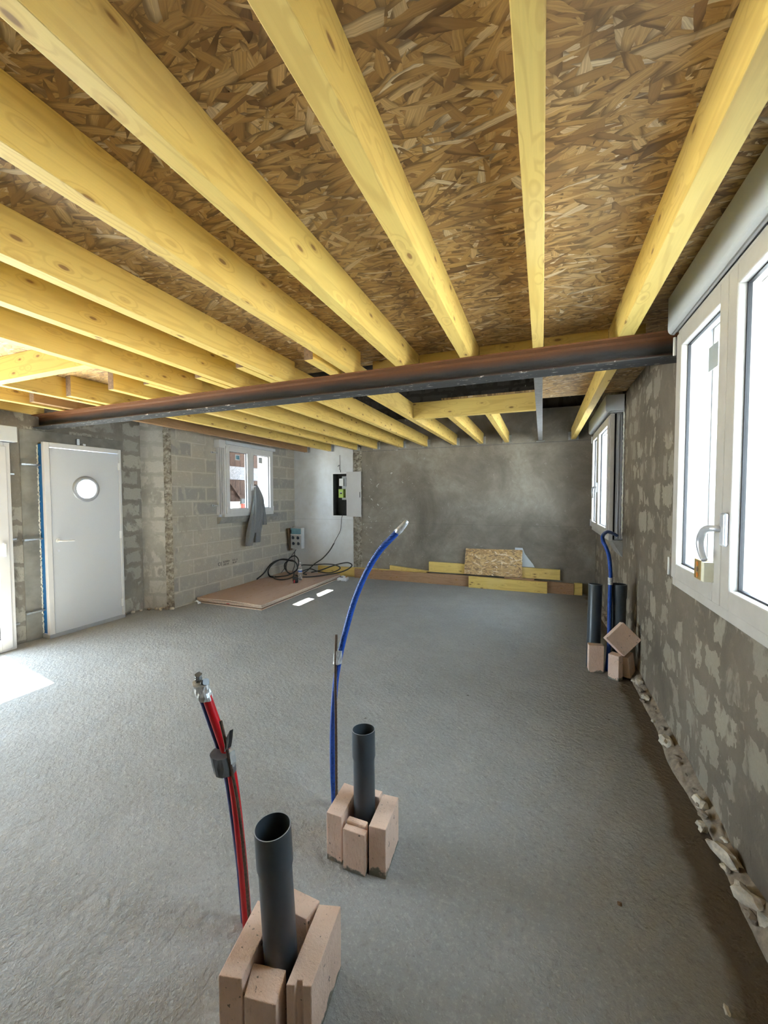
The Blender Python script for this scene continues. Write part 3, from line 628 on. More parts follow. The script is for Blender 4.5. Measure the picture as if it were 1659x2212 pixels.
# ------------------------------------------------------------------ patio door
d2 = thing('door_2', (-4.82, 1.1, 0.0), 'white glazed patio door at the left edge of the view', 'door', None, 'structure')
xp = -4.815
mb = MB(); ring(mb, xp-0.07, xp-0.006, -0.10, 2.30, 0.0, 2.03, 0.05, 0.03); mb.build('door_frame', 'pvc', d2, bevel=0.004)
for a, b in ((-0.07, 1.10), (1.10, 2.265)):
    so = ring(MB(), xp-0.055, xp+0.008, a, b, 0.025, 1.99, 0.085, 0.10).build('sash', 'pvc', d2, bevel=0.005)
    ring(MB(), xp-0.031, xp-0.019, a+0.085, b-0.085, 0.125, 1.905, 0.006).build('glazing_gasket', 'gasket', so)
    B(xp-0.028, xp-0.022, a+0.087, b-0.087, 0.127, 1.903).build('pane', 'glass', so)
MB().box(xp+0.008, xp+0.03, 2.205, 2.235, 0.93, 1.06).build('handle', 'white', d2, bevel=0.008)
mb = MB(); mb.box(XD+0.001, -4.775, -0.2, 2.345, 2.035, 2.185); mb.build('shutter_box', 'box', d2, bevel=0.006)
mb = MB(); mb.box(XD+0.001, xp-0.071, 2.262, 2.288, 0, 2.03); mb.build('window_lining', 'alu', d2)
for zz in (1.73, 1.08, 0.22): B(XD+0.002, XD+0.05, 2.289, 2.37, zz-0.008, zz+0.008).build('bracket', 'galv', d2, bevel=0.002)

# ------------------------------------------------------------------ pipes
def pipe(base, top, r, label, socket=True):
    base, top = Vector(base), Vector(top); L = (top-base).length; d = (top-base)/L
    n = 40; zax = d; xax = zax.orthogonal().normalized(); yax = zax.cross(xax)
    if socket: pr = [(r, 0), (r, L-0.125), (r+0.004, L-0.110), (r+0.004, L), (r+0.0012, L), (r+0.0005, L-0.10), (r-0.003, L-0.118), (r-0.003, 0.02)]
    else: pr = [(r, 0), (r, L-0.002), (r-0.001, L), (r-0.0035, L), (r-0.0035, 0.02)]
    vs = [base+zax*h+(xax*math.cos(2*math.pi*k/n)+yax*math.sin(2*math.pi*k/n))*q for q, h in pr for k in range(n)]
    fs = [(i*n+k, i*n+(k+1) % n, (i+1)*n+(k+1) % n, (i+1)*n+k) for i in range(len(pr)-1) for k in range(n)]
    fs.append(tuple((len(pr)-1)*n+k for k in range(n)))
    mis = []
    for i in range(len(pr)-1): mis += [1 if pr[i][1] >= L-0.003 and pr[i+1][1] >= L-0.003 and pr[i][0] != pr[i+1][0] else 0]*n
    mb = MB(); mb.add(vs, fs); mb.mi = mis+[0]
    o = mb.build('drain_pipe', ['pipe', 'pipein'], smooth=True)
    e = o.modifiers.new('edge', 'EDGE_SPLIT'); e.split_angle = R(35)
    tag(o, label, 'pipe', 'grey drain pipes rising from the floor'); return o
pipe((-0.690, 0.935, 0.0), (-0.7075, 0.915, 0.556), 0.0475, 'grey drain pipe nearest the camera, leaning in its block surround')
pipe((-0.683, 1.500, 0.0), (-0.700, 1.525, 0.505), 0.0455, 'grey drain pipe behind the nearest one, beside the tall blue conduit')
pipe((0.430, 3.895, 0.0), (0.442, 3.93, 0.725), 0.055, 'grey drain pipe left of the blue conduit near the right wall', False)
pipe((0.625, 3.90, 0.0), (0.622, 3.90, 0.745), 0.053, 'grey drain pipe right of the blue conduit, behind the tilted block')
# ------------------------------------------------------------------ partition blocks
def pblock(quad, z0, z1, label, groove=None, tilt=None):
    """quad: four floor-plan corners, optional groove on one end: (end side index, half width, depth)"""
    mb = MB(); q = [Vector((x, y, z0)) for x, y in quad]
    if groove is None: poly = q
    else:
        poly = []
        for i in range(4):
            a, b = q[i], q[(i+1) % 4]; poly.append(a)
            if i == groove[0]:
                nrm = (b-a).cross(Vector((0, 0, 1))).normalized(); ctr = sum(q, Vector())/4
                if nrm.dot(ctr-a) < 0: nrm = -nrm
                w, dp = groove[1], groove[2]; mid = (a+b)/2; u = (b-a).normalized()
                poly += [mid-u*w, mid-u*w*0.7+nrm*dp, mid+u*w*0.7+nrm*dp, mid+u*w]
    mb.prism(poly, (0, 0, z1-z0)); return tag(mb.build('partition_block', 'blk', bevel=0.0025), label, 'block')
# around the nearest pipe
pblock([(-0.800, 0.795), (-0.735, 0.812), (-0.765, 1.005), (-0.835, 1.0)], 0, 0.205, 'pink plaster block on the left of the nearest pipe')
pblock([(-0.718, 0.800), (-0.628, 0.816), (-0.650, 0.892), (-0.748, 0.872)], 0, 0.178, 'low pink plaster block with two nail holes in front of the nearest pipe')
pblock([(-0.618, 0.846), (-0.553, 0.868), (-0.578, 1.082), (-0.646, 1.062)], 0, 0.203, 'tall grooved pink block on the right of the nearest pipe', (0, 0.011, 0.012))
pblock([(-0.762, 1.012), (-0.660, 1.010), (-0.650, 1.075), (-0.760, 1.080)], 0, 0.20, 'pink plaster block behind the nearest pipe')
# around the second pipe
pblock([(-0.812, 1.400), (-0.742, 1.398), (-0.752, 1.575), (-0.822, 1.58)], 0, 0.20, 'pink block left of the second pipe, in front of the blue conduit')
pblock([(-0.728, 1.383), (-0.632, 1.383), (-0.632, 1.412), (-0.728, 1.412)], 0, 0.170, 'thin low pink block slice in front of the second pipe')
mbx = MB().box(-0.728, -0.640, 1.4125, 1.440, 0, 0.182); tag(mbx.build('partition_block', 'blk', bevel=0.006), 'rounded tongue of pink block right behind the thin slice at the second pipe', 'block')
pblock([(-0.622, 1.400), (-0.552, 1.405), (-0.562, 1.585), (-0.632, 1.58)], 0, 0.20, 'pink block right of the second pipe with a sharp front edge')
pblock([(-0.735, 1.565), (-0.645, 1.565), (-0.645, 1.605), (-0.735, 1.605)], 0, 0.19, 'small pink block behind the second pipe')
# right-hand cluster
pblock([(0.383, 3.752), (0.498, 3.770), (0.492, 3.832), (0.377, 3.815)], 0, 0.235, 'pink block in front of the left far pipe')
pblock([(0.518, 3.690), (0.588, 3.645), (0.628, 3.705), (0.560, 3.760)], 0, 0.205, 'small upright pink block under the tilted one')
def tblock(c, size, rot, label, parts=None):
    mb = MB(); mb.rbox(c, size, rot); return tag(mb.build('partition_block', 'blk', bevel=0.003), label, 'block')
rot = Matrix.Rotation(R(14), 3, 'Z') @ Matrix.Rotation(R(-14), 3, 'X') @ Matrix.Rotation(R(-43), 3, 'Y')
tblock((0.622, 3.735, 0.325), (0.195, 0.066, 0.185), rot, 'square pink block tilted on its corner on top of the others')
rot = Matrix.Rotation(R(-32), 3, 'Z') @ Matrix.Rotation(R(16), 3, 'X')
tblock((0.662, 3.765, 0.108), (0.085, 0.10, 0.19), rot, 'tipped pink block against the wall under the tilted one')

# ------------------------------------------------------------------ conduits, rebar and tape
def rod(pts, r, label):
    P = spline(pts, 60); n = len(P)
    mb = MB().tube(P, r, 10, rf=lambda t: 1.0+(0.14 if int(t*(n-1)) % 3 == 0 else 0))
    return tag(mb.build('rebar_rod', 'rebar', smooth=True), label, 'rebar')
redp = spline([(-0.930, 1.060, 0.0), (-0.944, 1.06, 0.188), (-0.963, 1.06, 0.379), (-0.986, 1.06, 0.536), (-1.004, 1.055, 0.61), (-1.040, 1.045, 0.72), (-1.075, 1.035, 0.825)], 10)
tag(MB().tube(redp, 0.0155, 16).build('electrical_conduit', 'red', smooth=True), 'red conduit taped to a dark blue one at front left', 'conduit')
blup = spline([(-0.962, 1.085, 0.0), (-0.978, 1.085, 0.188), (-1.002, 1.083, 0.379), (-1.022, 1.075, 0.536), (-1.040, 1.068, 0.61), (-1.072, 1.055, 0.72), (-1.108, 1.045, 0.825)], 10)
tag(MB().tube(blup, 0.0150, 16).build('electrical_conduit', 'hosed', smooth=True), 'dark blue conduit behind the red one at front left', 'conduit')
rod([(-0.900, 1.040, 0.0), (-0.917, 1.038, 0.25), (-0.943, 1.035, 0.48), (-0.982, 1.030, 0.66), (-1.002, 1.028, 0.742)], 0.0050, 'rusty rod tied to the red and blue conduits')
# tape band in the middle
def band(pts, rx, ry, n=20, jag=0.0):
    mb = MB(); vs = []; m_ = len(pts)
    for i, (c, u, v) in enumerate(pts):
        for k in range(n):
            a = 2*math.pi*k/n; j = 1+jag*math.sin(5*a+i*1.9)+jag*0.6*math.sin(9*a-i*2.7)
            vs.append(Vector(c)+Vector(u)*math.cos(a)*rx*j+Vector(v)*math.sin(a)*ry*j)
    fs = [(i*n+k, i*n+(k+1) % n, (i+1)*n+(k+1) % n, (i+1)*n+k) for i in range(m_-1) for k in range(n)]
    fs += [tuple(range(n-1, -1, -1)), tuple(range((m_-1)*n, m_*n))]
    return mb.add(vs, fs)
u = Vector((0.86, -0.45, 0)).normalized(); v = Vector((0.45, 0.86, 0)).normalized()
ctr = lambda t: (redp[int(t*60)]+blup[int(t*60)])/2
tb = thing('duct_tape_wrap', tuple(ctr(0.6)), 'grey duct tape band holding the red and blue conduits together', 'tape')
band([(Vector((-1.002, 1.045, 0.560))+Vector((-0.012*t, -0.005*t, 0.062*t)), u, v) for t in (0, 0.5, 1)], 0.041, 0.036, 20, 0.03).build('tape_wrap', 'tape', tb)
MB().prism([(-0.992, 1.03, 0.635), (-0.985, 1.028, 0.68), (-0.958, 1.022, 0.722), (-0.962, 1.022, 0.69), (-0.968, 1.022, 0.66)], (0.004, 0.012, 0)).build('torn_tape_end', 'black', tb)
MB().prism([(-0.975, 1.03, 0.57), (-0.962, 1.03, 0.60), (-0.968, 1.03, 0.64), (-0.982, 1.03, 0.642)], (0.004, 0.02, 0)).build('torn_tape_end', 'tapes', tb)
tt = thing('duct_tape_wrap', (-1.09, 1.04, 0.83), 'crumpled silver tape cap over the red and blue conduit ends', 'tape')
band([(Vector((-1.085, 1.042, 0.800))+Vector((-0.014*t, -0.004*t, 0.052*t)), u, v) for t in (0, 0.25, 0.5, 0.75, 1)], 0.037, 0.026, 24, 0.06).build('tape_wrap', 'tapes', tt)
MB().tube(spline([(-1.112, 1.045, 0.850), (-1.114, 1.043, 0.866), (-1.110, 1.040, 0.880)], 5), 0.0115, 12, wob=lambda i, k: 1+0.15*math.sin(i*2+k*2)).build('tape_knob', 'tape', tt)
MB().prism([(-1.122, 1.03, 0.845), (-1.137, 1.03, 0.800), (-1.112, 1.028, 0.803), (-1.108, 1.028, 0.848)], (0.002, 0.006, 0)).build('torn_tape_end', 'tapes', tt)
MB().tube(spline([(-1.088, 1.04, 0.850), (-1.080, 1.038, 0.857), (-1.072, 1.036, 0.862)], 4), 0.012, 12, wob=lambda i, k: 1+0.12*math.sin(i*3+k*2)).build('tape_knob', 'tape', tt)
# tall blue conduit
bl = spline([(-0.918, 1.66, 0.0), (-0.925, 1.66, 0.20), (-0.923, 1.66, 0.40), (-0.906, 1.655, 0.60), (-0.884, 1.65, 0.72), (-0.851, 1.65, 0.856), (-0.802, 1.65, 1.014), (-0.743, 1.65, 1.147), (-0.674, 1.65, 1.256), (-0.588, 1.65, 1.345)], 12)
tag(MB().tube(bl, 0.0140, 16).build('electrical_conduit', 'hose', smooth=True), 'tall bright blue conduit curving up in the middle of the room', 'conduit')
o = MB().tube([(-0.592, 1.65, 1.341), (-0.580, 1.65, 1.353), (-0.566, 1.65, 1.367), (-0.552, 1.65, 1.385), (-0.545, 1.65, 1.393)], 0.0150, 14, rf=lambda t: 1-0.45*t*t, wob=lambda i, k: 1+0.12*math.sin(i*3+k*2.3)).build('silver_tape', 'tapes', smooth=True)
tag(o, 'silver tape sealing the tip of the tall blue conduit', 'tape')
rod([(-0.893, 1.635, 0.0), (-0.893, 1.635, 0.4), (-0.891, 1.63, 0.70), (-0.885, 1.63, 0.855)], 0.0062, 'rusty rod beside the tall blue conduit')
o = band([(Vector((-0.889, 1.645, 0.715))+Vector((0.010*t, 0, 0.065*t)), Vector((1, 0, 0)), Vector((0, 1, 0))) for t in (0, 0.3, 0.6, 1)], 0.0205, 0.0205, 18, 0.07).build('silver_tape', 'tapes')
tag(o, 'silver tape band tying the tall blue conduit to its rod', 'tape')
# blue conduit by the right wall
br_ = spline([(0.532, 3.84, 0.0), (0.540, 3.84, 0.15), (0.545, 3.85, 0.301), (0.543, 3.85, 0.6), (0.545, 3.85, 0.742), (0.546, 3.85, 0.84), (0.533, 3.86, 0.984), (0.511, 3.88, 1.06), (0.495, 3.92, 1.105), (0.505, 4.02, 1.145), (0.56, 4.20, 1.165), (0.64, 4.45, 1.135), (0.700, 4.60, 1.10)], 8)
tag(MB().tube(br_, 0.0155, 14).build('electrical_conduit', 'hose', smooth=True), 'blue conduit near the right wall bending to the far window', 'conduit')
o = band([(Vector((0.546, 3.85, 0.745))+Vector((0, 0, 0.06*t)), Vector((1, 0, 0)), Vector((0, 1, 0))) for t in (0, 0.3, 0.6, 1)], 0.0185, 0.0185, 18, 0.05).build('silver_tape', 'tapes')
tag(o, 'silver tape band on the blue conduit near the right wall', 'tape')
rod([(0.560, 3.868, 0.0), (0.562, 3.87, 0.4), (0.566, 3.87, 0.80)], 0.005, 'rusty rod behind the blue conduit near the right wall')

# ------------------------------------------------------------------ plywood stack and what lies on it
for i, (z0, dx, dy, lb) in enumerate([(0.001, 0.012, -0.012, 'bottom'), (0.026, 0.0, 0.0, 'second'), (0.040, -0.006, 0.008, 'third'), (0.054, -0.004, 0.004, 'top')]):
    mb = MB(); ny = 1; nx = 24; X0, X1, Y0, Y1 = -4.56+dx*0.3, -3.432+dx, 4.27+dy, 6.50
    vs = []
    for j in range(2):
        for k in range(nx+1):
            x = X0+(X1-X0)*k/nx; lift = (0.010*math.sin(math.pi*k/nx)**2*(1-j) if i == 3 else 0)
            vs.append((x, Y0 if j == 0 else Y1, z0+lift))
    n1 = len(vs); vs += [(a, b, c+0.012) for a, b, c in vs]
    w_ = nx+1; fs = []; mi = []
    for k in range(nx):
        fs += [(k, k+1, w_+k+1, w_+k), (n1+k, n1+w_+k, n1+w_+k+1, n1+k+1), (k, n1+k, n1+k+1, k+1), (w_+k, w_+k+1, n1+w_+k+1, n1+w_+k)]; mi += [0, 0, 1, 1]
    fs += [(0, w_, n1+w_, n1), (nx, n1+nx, n1+w_+nx, w_+nx)]; mi += [1, 1]
    mb.add(vs, fs); mb.mi = mi
    o = mb.build('plywood_sheet', ['ply', 'plyedge']); tag(o, lb+' plywood sheet of the flat stack below the small left window', 'plywood sheet', 'stacked plywood sheets')
    if i == 1: B(-4.02, -3.97, Y0-0.0012, Y0+0.002, z0+0.001, z0+0.011).build('red_mark', 'red_sheet', o)
    if i == 0:
        for yy in (4.45, 5.4, 6.35): pass
bb = thing('packing_batten', (-4.0, 4.6, 0.013), 'thin batten between the lowest plywood sheets', 'batten')
B(-4.50, -3.47, 4.50, 4.54, 0.0132, 0.0258).build('batten', 'plyedge', bb)
o = MB().tube(spline([(-4.53, 4.22, 0.015), (-4.50, 4.21, 0.035), (-4.47, 4.22, 0.02), (-4.45, 4.225, 0.013), (-4.47, 4.20, 0.012)], 6), 0.013, 8, wob=lambda i, k: 1+0.3*math.sin(i+k*2)).build('crumpled_paper', 'label', smooth=True)
tag(o, 'crumpled white scrap at the left front corner of the plywood stack', 'scrap')
ZP = 0.066
def cable(name, pts, r, label, parent=None):
    o = MB().tube(spline(pts, 8), r, 10).build(name, 'cable', parent, smooth=True)
    if label: tag(o, label, 'cable')
    return o
zc = lambda a: [(x, y, max(z, ZP+0.017)) for x, y, z in a]
cable('power_cable', zc([(-4.36, 6.20, 0.34), (-4.46, 6.10, 0.345), (-4.53, 5.95, 0.27), (-4.535, 5.85, 0.19), (-4.49, 5.80, 0.11), (-4.42, 5.80, 0.078), (-4.30, 5.90, 0.078), (-4.20, 6.0, 0.10), (-4.11, 6.1, 0.175), (-4.097, 6.1, 0.26), (-4.158, 6.1, 0.33), (-4.258, 6.1, 0.345), (-4.361, 6.1, 0.276), (-4.362, 6.1, 0.18), (-4.262, 6.1, 0.10), (-4.161, 6.1, 0.138), (-4.097, 6.12, 0.217), (-4.096, 6.14, 0.345), (-4.182, 6.16, 0.415), (-4.283, 6.15, 0.38), (-4.348, 6.14, 0.287), (-4.34, 6.1, 0.19), (-4.27, 6.05, 0.12)]), 0.011, 'thick black cable coiled upright in front of the socket box')
cable('power_cable', zc([(-4.545, 5.55, 0.078), (-4.555, 5.75, 0.15), (-4.55, 5.92, 0.27), (-4.50, 6.05, 0.33), (-4.38, 6.10, 0.345), (-4.16, 6.12, 0.32)]), 0.011, 'black cable arching up against the left block wall')
cable('power_cable', zc([(-4.40, 5.86, 0.08), (-4.33, 5.73, 0.08), (-4.20, 5.66, 0.08), (-4.10, 5.68, 0.08), (-4.06, 5.80, 0.08), (-4.10, 5.98, 0.08), (-4.17, 6.10, 0.12)]), 0.011, 'black cable loop flat on the plywood behind the jar')
cable('power_cable', zc([(-4.20, 6.40, 0.15), (-4.21, 6.42, 0.205), (-4.00, 6.44, 0.215), (-3.756, 6.45, 0.246), (-3.535, 6.45, 0.248), (-3.414, 6.45, 0.202), (-3.475, 6.43, 0.144), (-3.634, 6.40, 0.10), (-3.857, 6.40, 0.115), (-4.034, 6.42, 0.145), (-4.17, 6.35, 0.10)]), 0.010, 'black cable loop hanging over the yellow timber in the corner')
cable('power_cable', zc([(-4.12, 6.08, 0.08), (-3.93, 5.98, 0.08), (-3.70, 6.10, 0.09), (-3.40, 6.35, 0.128), (-3.245, 6.45, 0.191), (-3.19, 6.48, 0.258), (-3.26, 6.48, 0.295), (-3.37, 6.46, 0.285), (-3.544, 6.42, 0.234), (-3.79, 6.40, 0.14), (-3.98, 6.38, 0.09)]), 0.011, 'black cable loop reaching furthest right towards the brown wall')
# ------------------------------------------------------------------ socket box on its backing board
o = MB().prism([(-4.535, 6.60, 0.46), (-4.50, 6.46, 0.46), (-4.50, 6.40, 0.89), (-4.535, 6.60, 0.89)], (-0.03, 0.02, 0)).build('backing_board', 'endgrain'); tag(o, 'brown board behind the grey socket box in the corner', 'board')
sb = thing('socket_box', (-4.36, 6.45, 0.50), 'grey site socket box with blue cover in the far left corner', 'socket box')
B(-4.485, -4.24, 6.46, 6.56, 0.505, 0.905).build('box_body', 'boxgrey', sb, bevel=0.006)
B(-4.475, -4.25, 6.445, 6.459, 0.785, 0.892).build('breaker_cover', 'teal', sb, bevel=0.004)
B(-4.472, -4.453, 6.4405, 6.4448, 0.80, 0.865).build('breaker_window', 'black', sb)
B(-4.478, -4.247, 6.448, 6.4595, 0.762, 0.780).build('cover_lip', 'white', sb)
MB().tube([(-4.455, 6.50, 0.906), (-4.455, 6.50, 0.92)], 0.008, 10).build('cable_gland', 'black', sb)
for sx_, sz_ in [(-4.425, 0.71), (-4.315, 0.71), (-4.415, 0.60), (-4.305, 0.60)]:
    so = MB().tube([(sx_, 6.4598, sz_), (sx_, 6.445, sz_)], 0.026, 20).build('socket', 'ink', sb)
    MB().box(sx_-0.012, sx_+0.014, 6.438, 6.4448, sz_+0.008, sz_+0.034).build('socket_flap', 'ink', so)
MB().tube([(-4.40, 6.51, 0.504), (-4.40, 6.51, 0.485)], 0.010, 10).build('cable_gland', 'white', sb)
cable('thin_cable', [(-4.40, 6.51, 0.486), (-4.41, 6.49, 0.45), (-4.45, 6.40, 0.342), (-4.50, 6.34, 0.228), (-4.52, 6.30, 0.14), (-4.52, 6.2, 0.075)], 0.006, 'cable dropping from the socket box towards the block wall')
cable('thin_cable', [(-4.395, 6.51, 0.486), (-4.40, 6.46, 0.42), (-4.37, 6.42, 0.347), (-4.36, 6.40, 0.2), (-4.38, 6.36, 0.078)], 0.006, 'cable dropping straight down below the socket box')
# ------------------------------------------------------------------ meter cabinet
cb = thing('meter_cabinet', (-3.58, YB, 1.13), 'open white electricity meter cabinet set in the white plaster', 'cabinet')
mb = MB(); holes_wall(mb, 'y', -3.737, -3.415, 1.115, 1.950, YB-0.012, YB-0.0005, [(-3.710, -3.42, 1.137, 1.925)]); mb.build('cabinet_frame', 'white', cb, bevel=0.002)
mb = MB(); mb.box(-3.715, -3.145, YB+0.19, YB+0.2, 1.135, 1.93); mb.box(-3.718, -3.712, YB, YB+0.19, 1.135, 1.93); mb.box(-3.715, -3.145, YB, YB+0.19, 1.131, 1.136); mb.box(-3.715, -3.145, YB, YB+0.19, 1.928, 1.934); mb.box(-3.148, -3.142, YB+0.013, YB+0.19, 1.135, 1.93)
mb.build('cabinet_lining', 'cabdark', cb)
dd = MB().prism([(-3.418, YB-0.022, 1.122), (-3.105, YB-0.050, 1.122), (-3.105, YB-0.035, 1.122), (-3.418, YB-0.010, 1.122)], (0, 0, 0.835)).build('cabinet_door', 'pvc', cb, bevel=0.002)
B(-3.135, -3.123, YB-0.052, YB-0.046, 1.48, 1.58).build('door_latch', 'black', dd)
B(-3.60, -3.30, YB+0.150, YB+0.165, 1.435, 1.885).build('mounting_plate', 'boxgrey', cb)
B(-3.615, -3.525, YB+0.06, YB+0.149, 1.70, 1.84).build('fuse_box', 'white', cb, bevel=0.004)
B(-3.53, -3.48, YB+0.09, YB+0.1495, 1.69, 1.86).build('fuse_box_side', 'alu', cb, bevel=0.004)
mt = B(-3.622, -3.52, YB+0.05, YB+0.149, 1.475, 1.64).build('green_meter', 'grn', cb, bevel=0.004); mt['label'] = 'lime green electricity meter'
B(-3.592, -3.548, YB+0.0485, YB+0.0499, 1.545, 1.572).build('meter_display', 'black', mt)
B(-3.594, -3.546, YB+0.0485, YB+0.0499, 1.575, 1.582).build('meter_strip', 'white', mt)
B(-3.487, -3.43, YB+0.08, YB+0.149, 1.47, 1.65).build('breaker', 'white', cb, bevel=0.004)
cable('thin_cable', [(-3.452, YB+0.05, 1.40), (-3.48, YB+0.03, 1.25), (-3.515, YB-0.02, 1.12), (-3.525, YB-0.03, 1.0), (-3.54, YB-0.04, 0.86), (-3.60, YB-0.04, 0.75), (-3.655, YB-0.04, 0.66), (-3.675, YB-0.04, 0.61)], 0.0055, 'thin black cable hanging out of the meter cabinet')
cable('power_cable', [(-3.675, YB-0.045, 0.61), (-3.77, YB-0.06, 0.459), (-3.89, YB-0.12, 0.315), (-3.98, YB-0.25, 0.23), (-4.07, 6.40, 0.12), (-4.10, 6.30, 0.078), (-4.04, 6.24, 0.078), (-3.98, 6.22, 0.078)], 0.011, 'thick black cable slanting down from the cabinet to the floor coils')
wr = MB().tube(spline([(-3.56, YB-0.002, 2.28), (-3.555, YB-0.006, 2.12), (-3.56, YB-0.004, 2.08)], 6), 0.003, 6)
wr.tube(spline([(-3.60, YB-0.006, 2.06), (-3.575, YB-0.02, 2.085), (-3.555, YB-0.02, 2.06), (-3.56, YB-0.02, 2.01), (-3.545, YB-0.02, 1.99), (-3.55, YB-0.01, 1.955)], 6), 0.005, 8)
tag(wr.build('wire_stub', 'cable', smooth=True), 'short stub of old wires on white plaster above the meter cabinet', 'wire')
# ------------------------------------------------------------------ bottle, jar, glove scrap
bt = thing('water_bottle', (-3.84, 5.80, ZP), 'clear plastic water bottle standing on the plywood by the cables', 'bottle')
def lathe(pr, c, n=24):
    mb = MB(); vs = [(c[0]+r*math.cos(2*math.pi*k/n), c[1]+r*math.sin(2*math.pi*k/n), c[2]+z) for r, z in pr for k in range(n)]
    fs = [(i*n+k, i*n+(k+1) % n, (i+1)*n+(k+1) % n, (i+1)*n+k) for i in range(len(pr)-1) for k in range(n)]
    fs += [tuple(range(n-1, -1, -1)), tuple(range((len(pr)-1)*n, len(pr)*n))]; return mb.add(vs, fs)
pg = NT('clear_bottle_plastic'); pg.b.inputs['Transmission Weight'].default_value = 0.85; pg.b.inputs['IOR'].default_value = 1.3; M['clear'] = pg.fin((0.86, 0.90, 0.92), 0.12)
bc = (-3.84, 5.80, ZP)
lathe([(0.026, 0.0), (0.036, 0.006), (0.036, 0.05), (0.034, 0.06), (0.036, 0.07), (0.036, 0.12), (0.034, 0.128), (0.034, 0.19), (0.036, 0.20), (0.035, 0.22), (0.026, 0.25), (0.014, 0.268), (0.013, 0.285)], bc).build('bottle_body', 'clear', bt, smooth=True)
lathe([(0.0355, 0.135), (0.0362, 0.136), (0.0362, 0.186), (0.0355, 0.187)], bc).build('bottle_label', 'label', bt, smooth=True)
lathe([(0.0364, 0.148), (0.0366, 0.150), (0.0366, 0.172), (0.0364, 0.174)], bc).build('label_stripe', 'labelb', bt, smooth=True)
lathe([(0.015, 0.286), (0.0155, 0.290), (0.0155, 0.302), (0.014, 0.304)], bc).build('bottle_cap', 'white', bt, smooth=True)
jr = thing('jar', (-3.80, 5.60, ZP), 'small black jar with a red label on the plywood', 'jar'); jc = (-3.80, 5.60, ZP)
lathe([(0.040, 0), (0.045, 0.004), (0.045, 0.062), (0.042, 0.066)], jc).build('jar_body', 'black', jr, smooth=True)
lathe([(0.046, 0.068), (0.0475, 0.070), (0.0475, 0.086), (0.044, 0.090)], jc).build('jar_lid', 'black', jr, smooth=True)
MB().prism([(jc[0]+0.0455*math.sin(a)*1.0, jc[1]-0.0455*math.cos(a), ZP+0.010) for a in (-0.1, 0.15, 0.4)]+[(jc[0]+0.047*math.sin(a), jc[1]-0.047*math.cos(a), ZP+0.010) for a in (0.4, 0.15, -0.1)], (0, 0, 0.045)).build('jar_label', 'labelr', jr)
MB().prism([(jc[0]+0.0455*math.sin(a), jc[1]-0.0455*math.cos(a), ZP+0.012) for a in (-0.6, -0.45, -0.3)]+[(jc[0]+0.047*math.sin(a), jc[1]-0.047*math.cos(a), ZP+0.012) for a in (-0.3, -0.45, -0.6)], (0, 0, 0.018)).build('jar_label', 'label', jr)
gl = MB(); nn = 14; vs = []
for j in range(nn+1):
    for i in range(nn+1):
        a, b = i/nn-0.5, j/nn-0.5; x = -3.31+a*0.19-b*0.03; y = 6.36+b*0.20; e = max(abs(a), abs(b))
        vs.append((x, y, 0.004+0.05*(1-2*e)+0.018*noise.noise(Vector((a*9, b*9, 3)))+(0.03 if e < 0.45 else 0)))
gl.add(vs, [(j*(nn+1)+i, j*(nn+1)+i+1, (j+1)*(nn+1)+i+1, (j+1)*(nn+1)+i) for j in range(nn) for i in range(nn)])
gb = thing('plastic_packet', (-3.31, 6.36, 0), 'crumpled white packet with orange print at the plywood corner', 'packet')
go = gl.build('packet_body', 'label', gb, smooth=True); so_ = go.modifiers.new('sol', 'SOLIDIFY'); so_.thickness = 0.002
MB().box(-3.345, -3.285, 6.30, 6.34, 0.058, 0.066).build('dark_print', 'black', gb, bevel=0.003); MB().box(-3.28, -3.25, 6.34, 6.41, 0.05, 0.060).build('orange_print', 'orange', gb, bevel=0.003)
# ------------------------------------------------------------------ timber offcuts by the back wall
def off(name, pts, depth, mat, label, cat='board'):
    """pts = (x,z) outline, front y, depth"""
    y = depth[0]; mb = MB().prism([(x, y, z) for x, z in pts], (0, depth[1], 0)); return tag(mb.build(name, mat, bevel=0.003), label, cat)
rect = lambda x0, x1, z0, z1: [(x0, z0), (x1, z0), (x1, z1), (x0, z1)]
off('timber_offcut', [(-4.02, 0), (-1.85, 0), (-1.85, 0.19), (-4.02, 0.165)], (6.68, 0.05), 'pineX', 'long yellow timber offcut lying behind the cables against the back wall')
off('timber_offcut', [(-3.215, 0), (0.46, 0), (0.46, 0.172), (-1.10, 0.178), (-3.215, 0.168)], (6.632, 0.045), 'pineraw', 'long brown unpainted board standing on edge along the back wall')
off('timber_offcut', [(-2.53, 0.185), (-1.80, 0.195), (-1.80, 0.205), (-2.53, 0.262)], (6.665, 0.05), 'pineX', 'yellow wedge-shaped offcut lying on the brown board')
off('timber_offcut', [(-1.815, 0.193), (0.27, 0.20), (0.27, 0.36), (-1.815, 0.365)], (6.69, 0.05), 'pineX', 'upper yellow board behind the strand board panel')
off('timber_offcut', [(-1.11, 0), (0.085, 0), (0.085, 0.172), (-1.11, 0.185)], (6.575, 0.05), 'pineX', 'pale yellow board in front of the strand board panel')
off('timber_offcut', [(0.462, 0), (0.575, 0), (0.575, 0.178), (0.462, 0.178)], (6.645, 0.05), 'pineX', 'short yellow offcut at the right end of the row')
off('timber_offcut', [(-0.55, 0.186), (-0.10, 0.184), (-0.10, 0.205), (-0.55, 0.207)], (6.60, 0.03), 'pineraw', 'thin brown strip lying under the strand board panel')
mb = MB().prism([(-1.195, 6.625, 0.21), (-0.285, 6.625, 0.213), (-0.285, 6.705, 0.64), (-1.18, 6.705, 0.625)], (0, 0.018, -0.002))
tag(mb.build('strand_board_panel', 'osbxz'), 'rectangular strand board panel leaning on the back wall', 'panel')
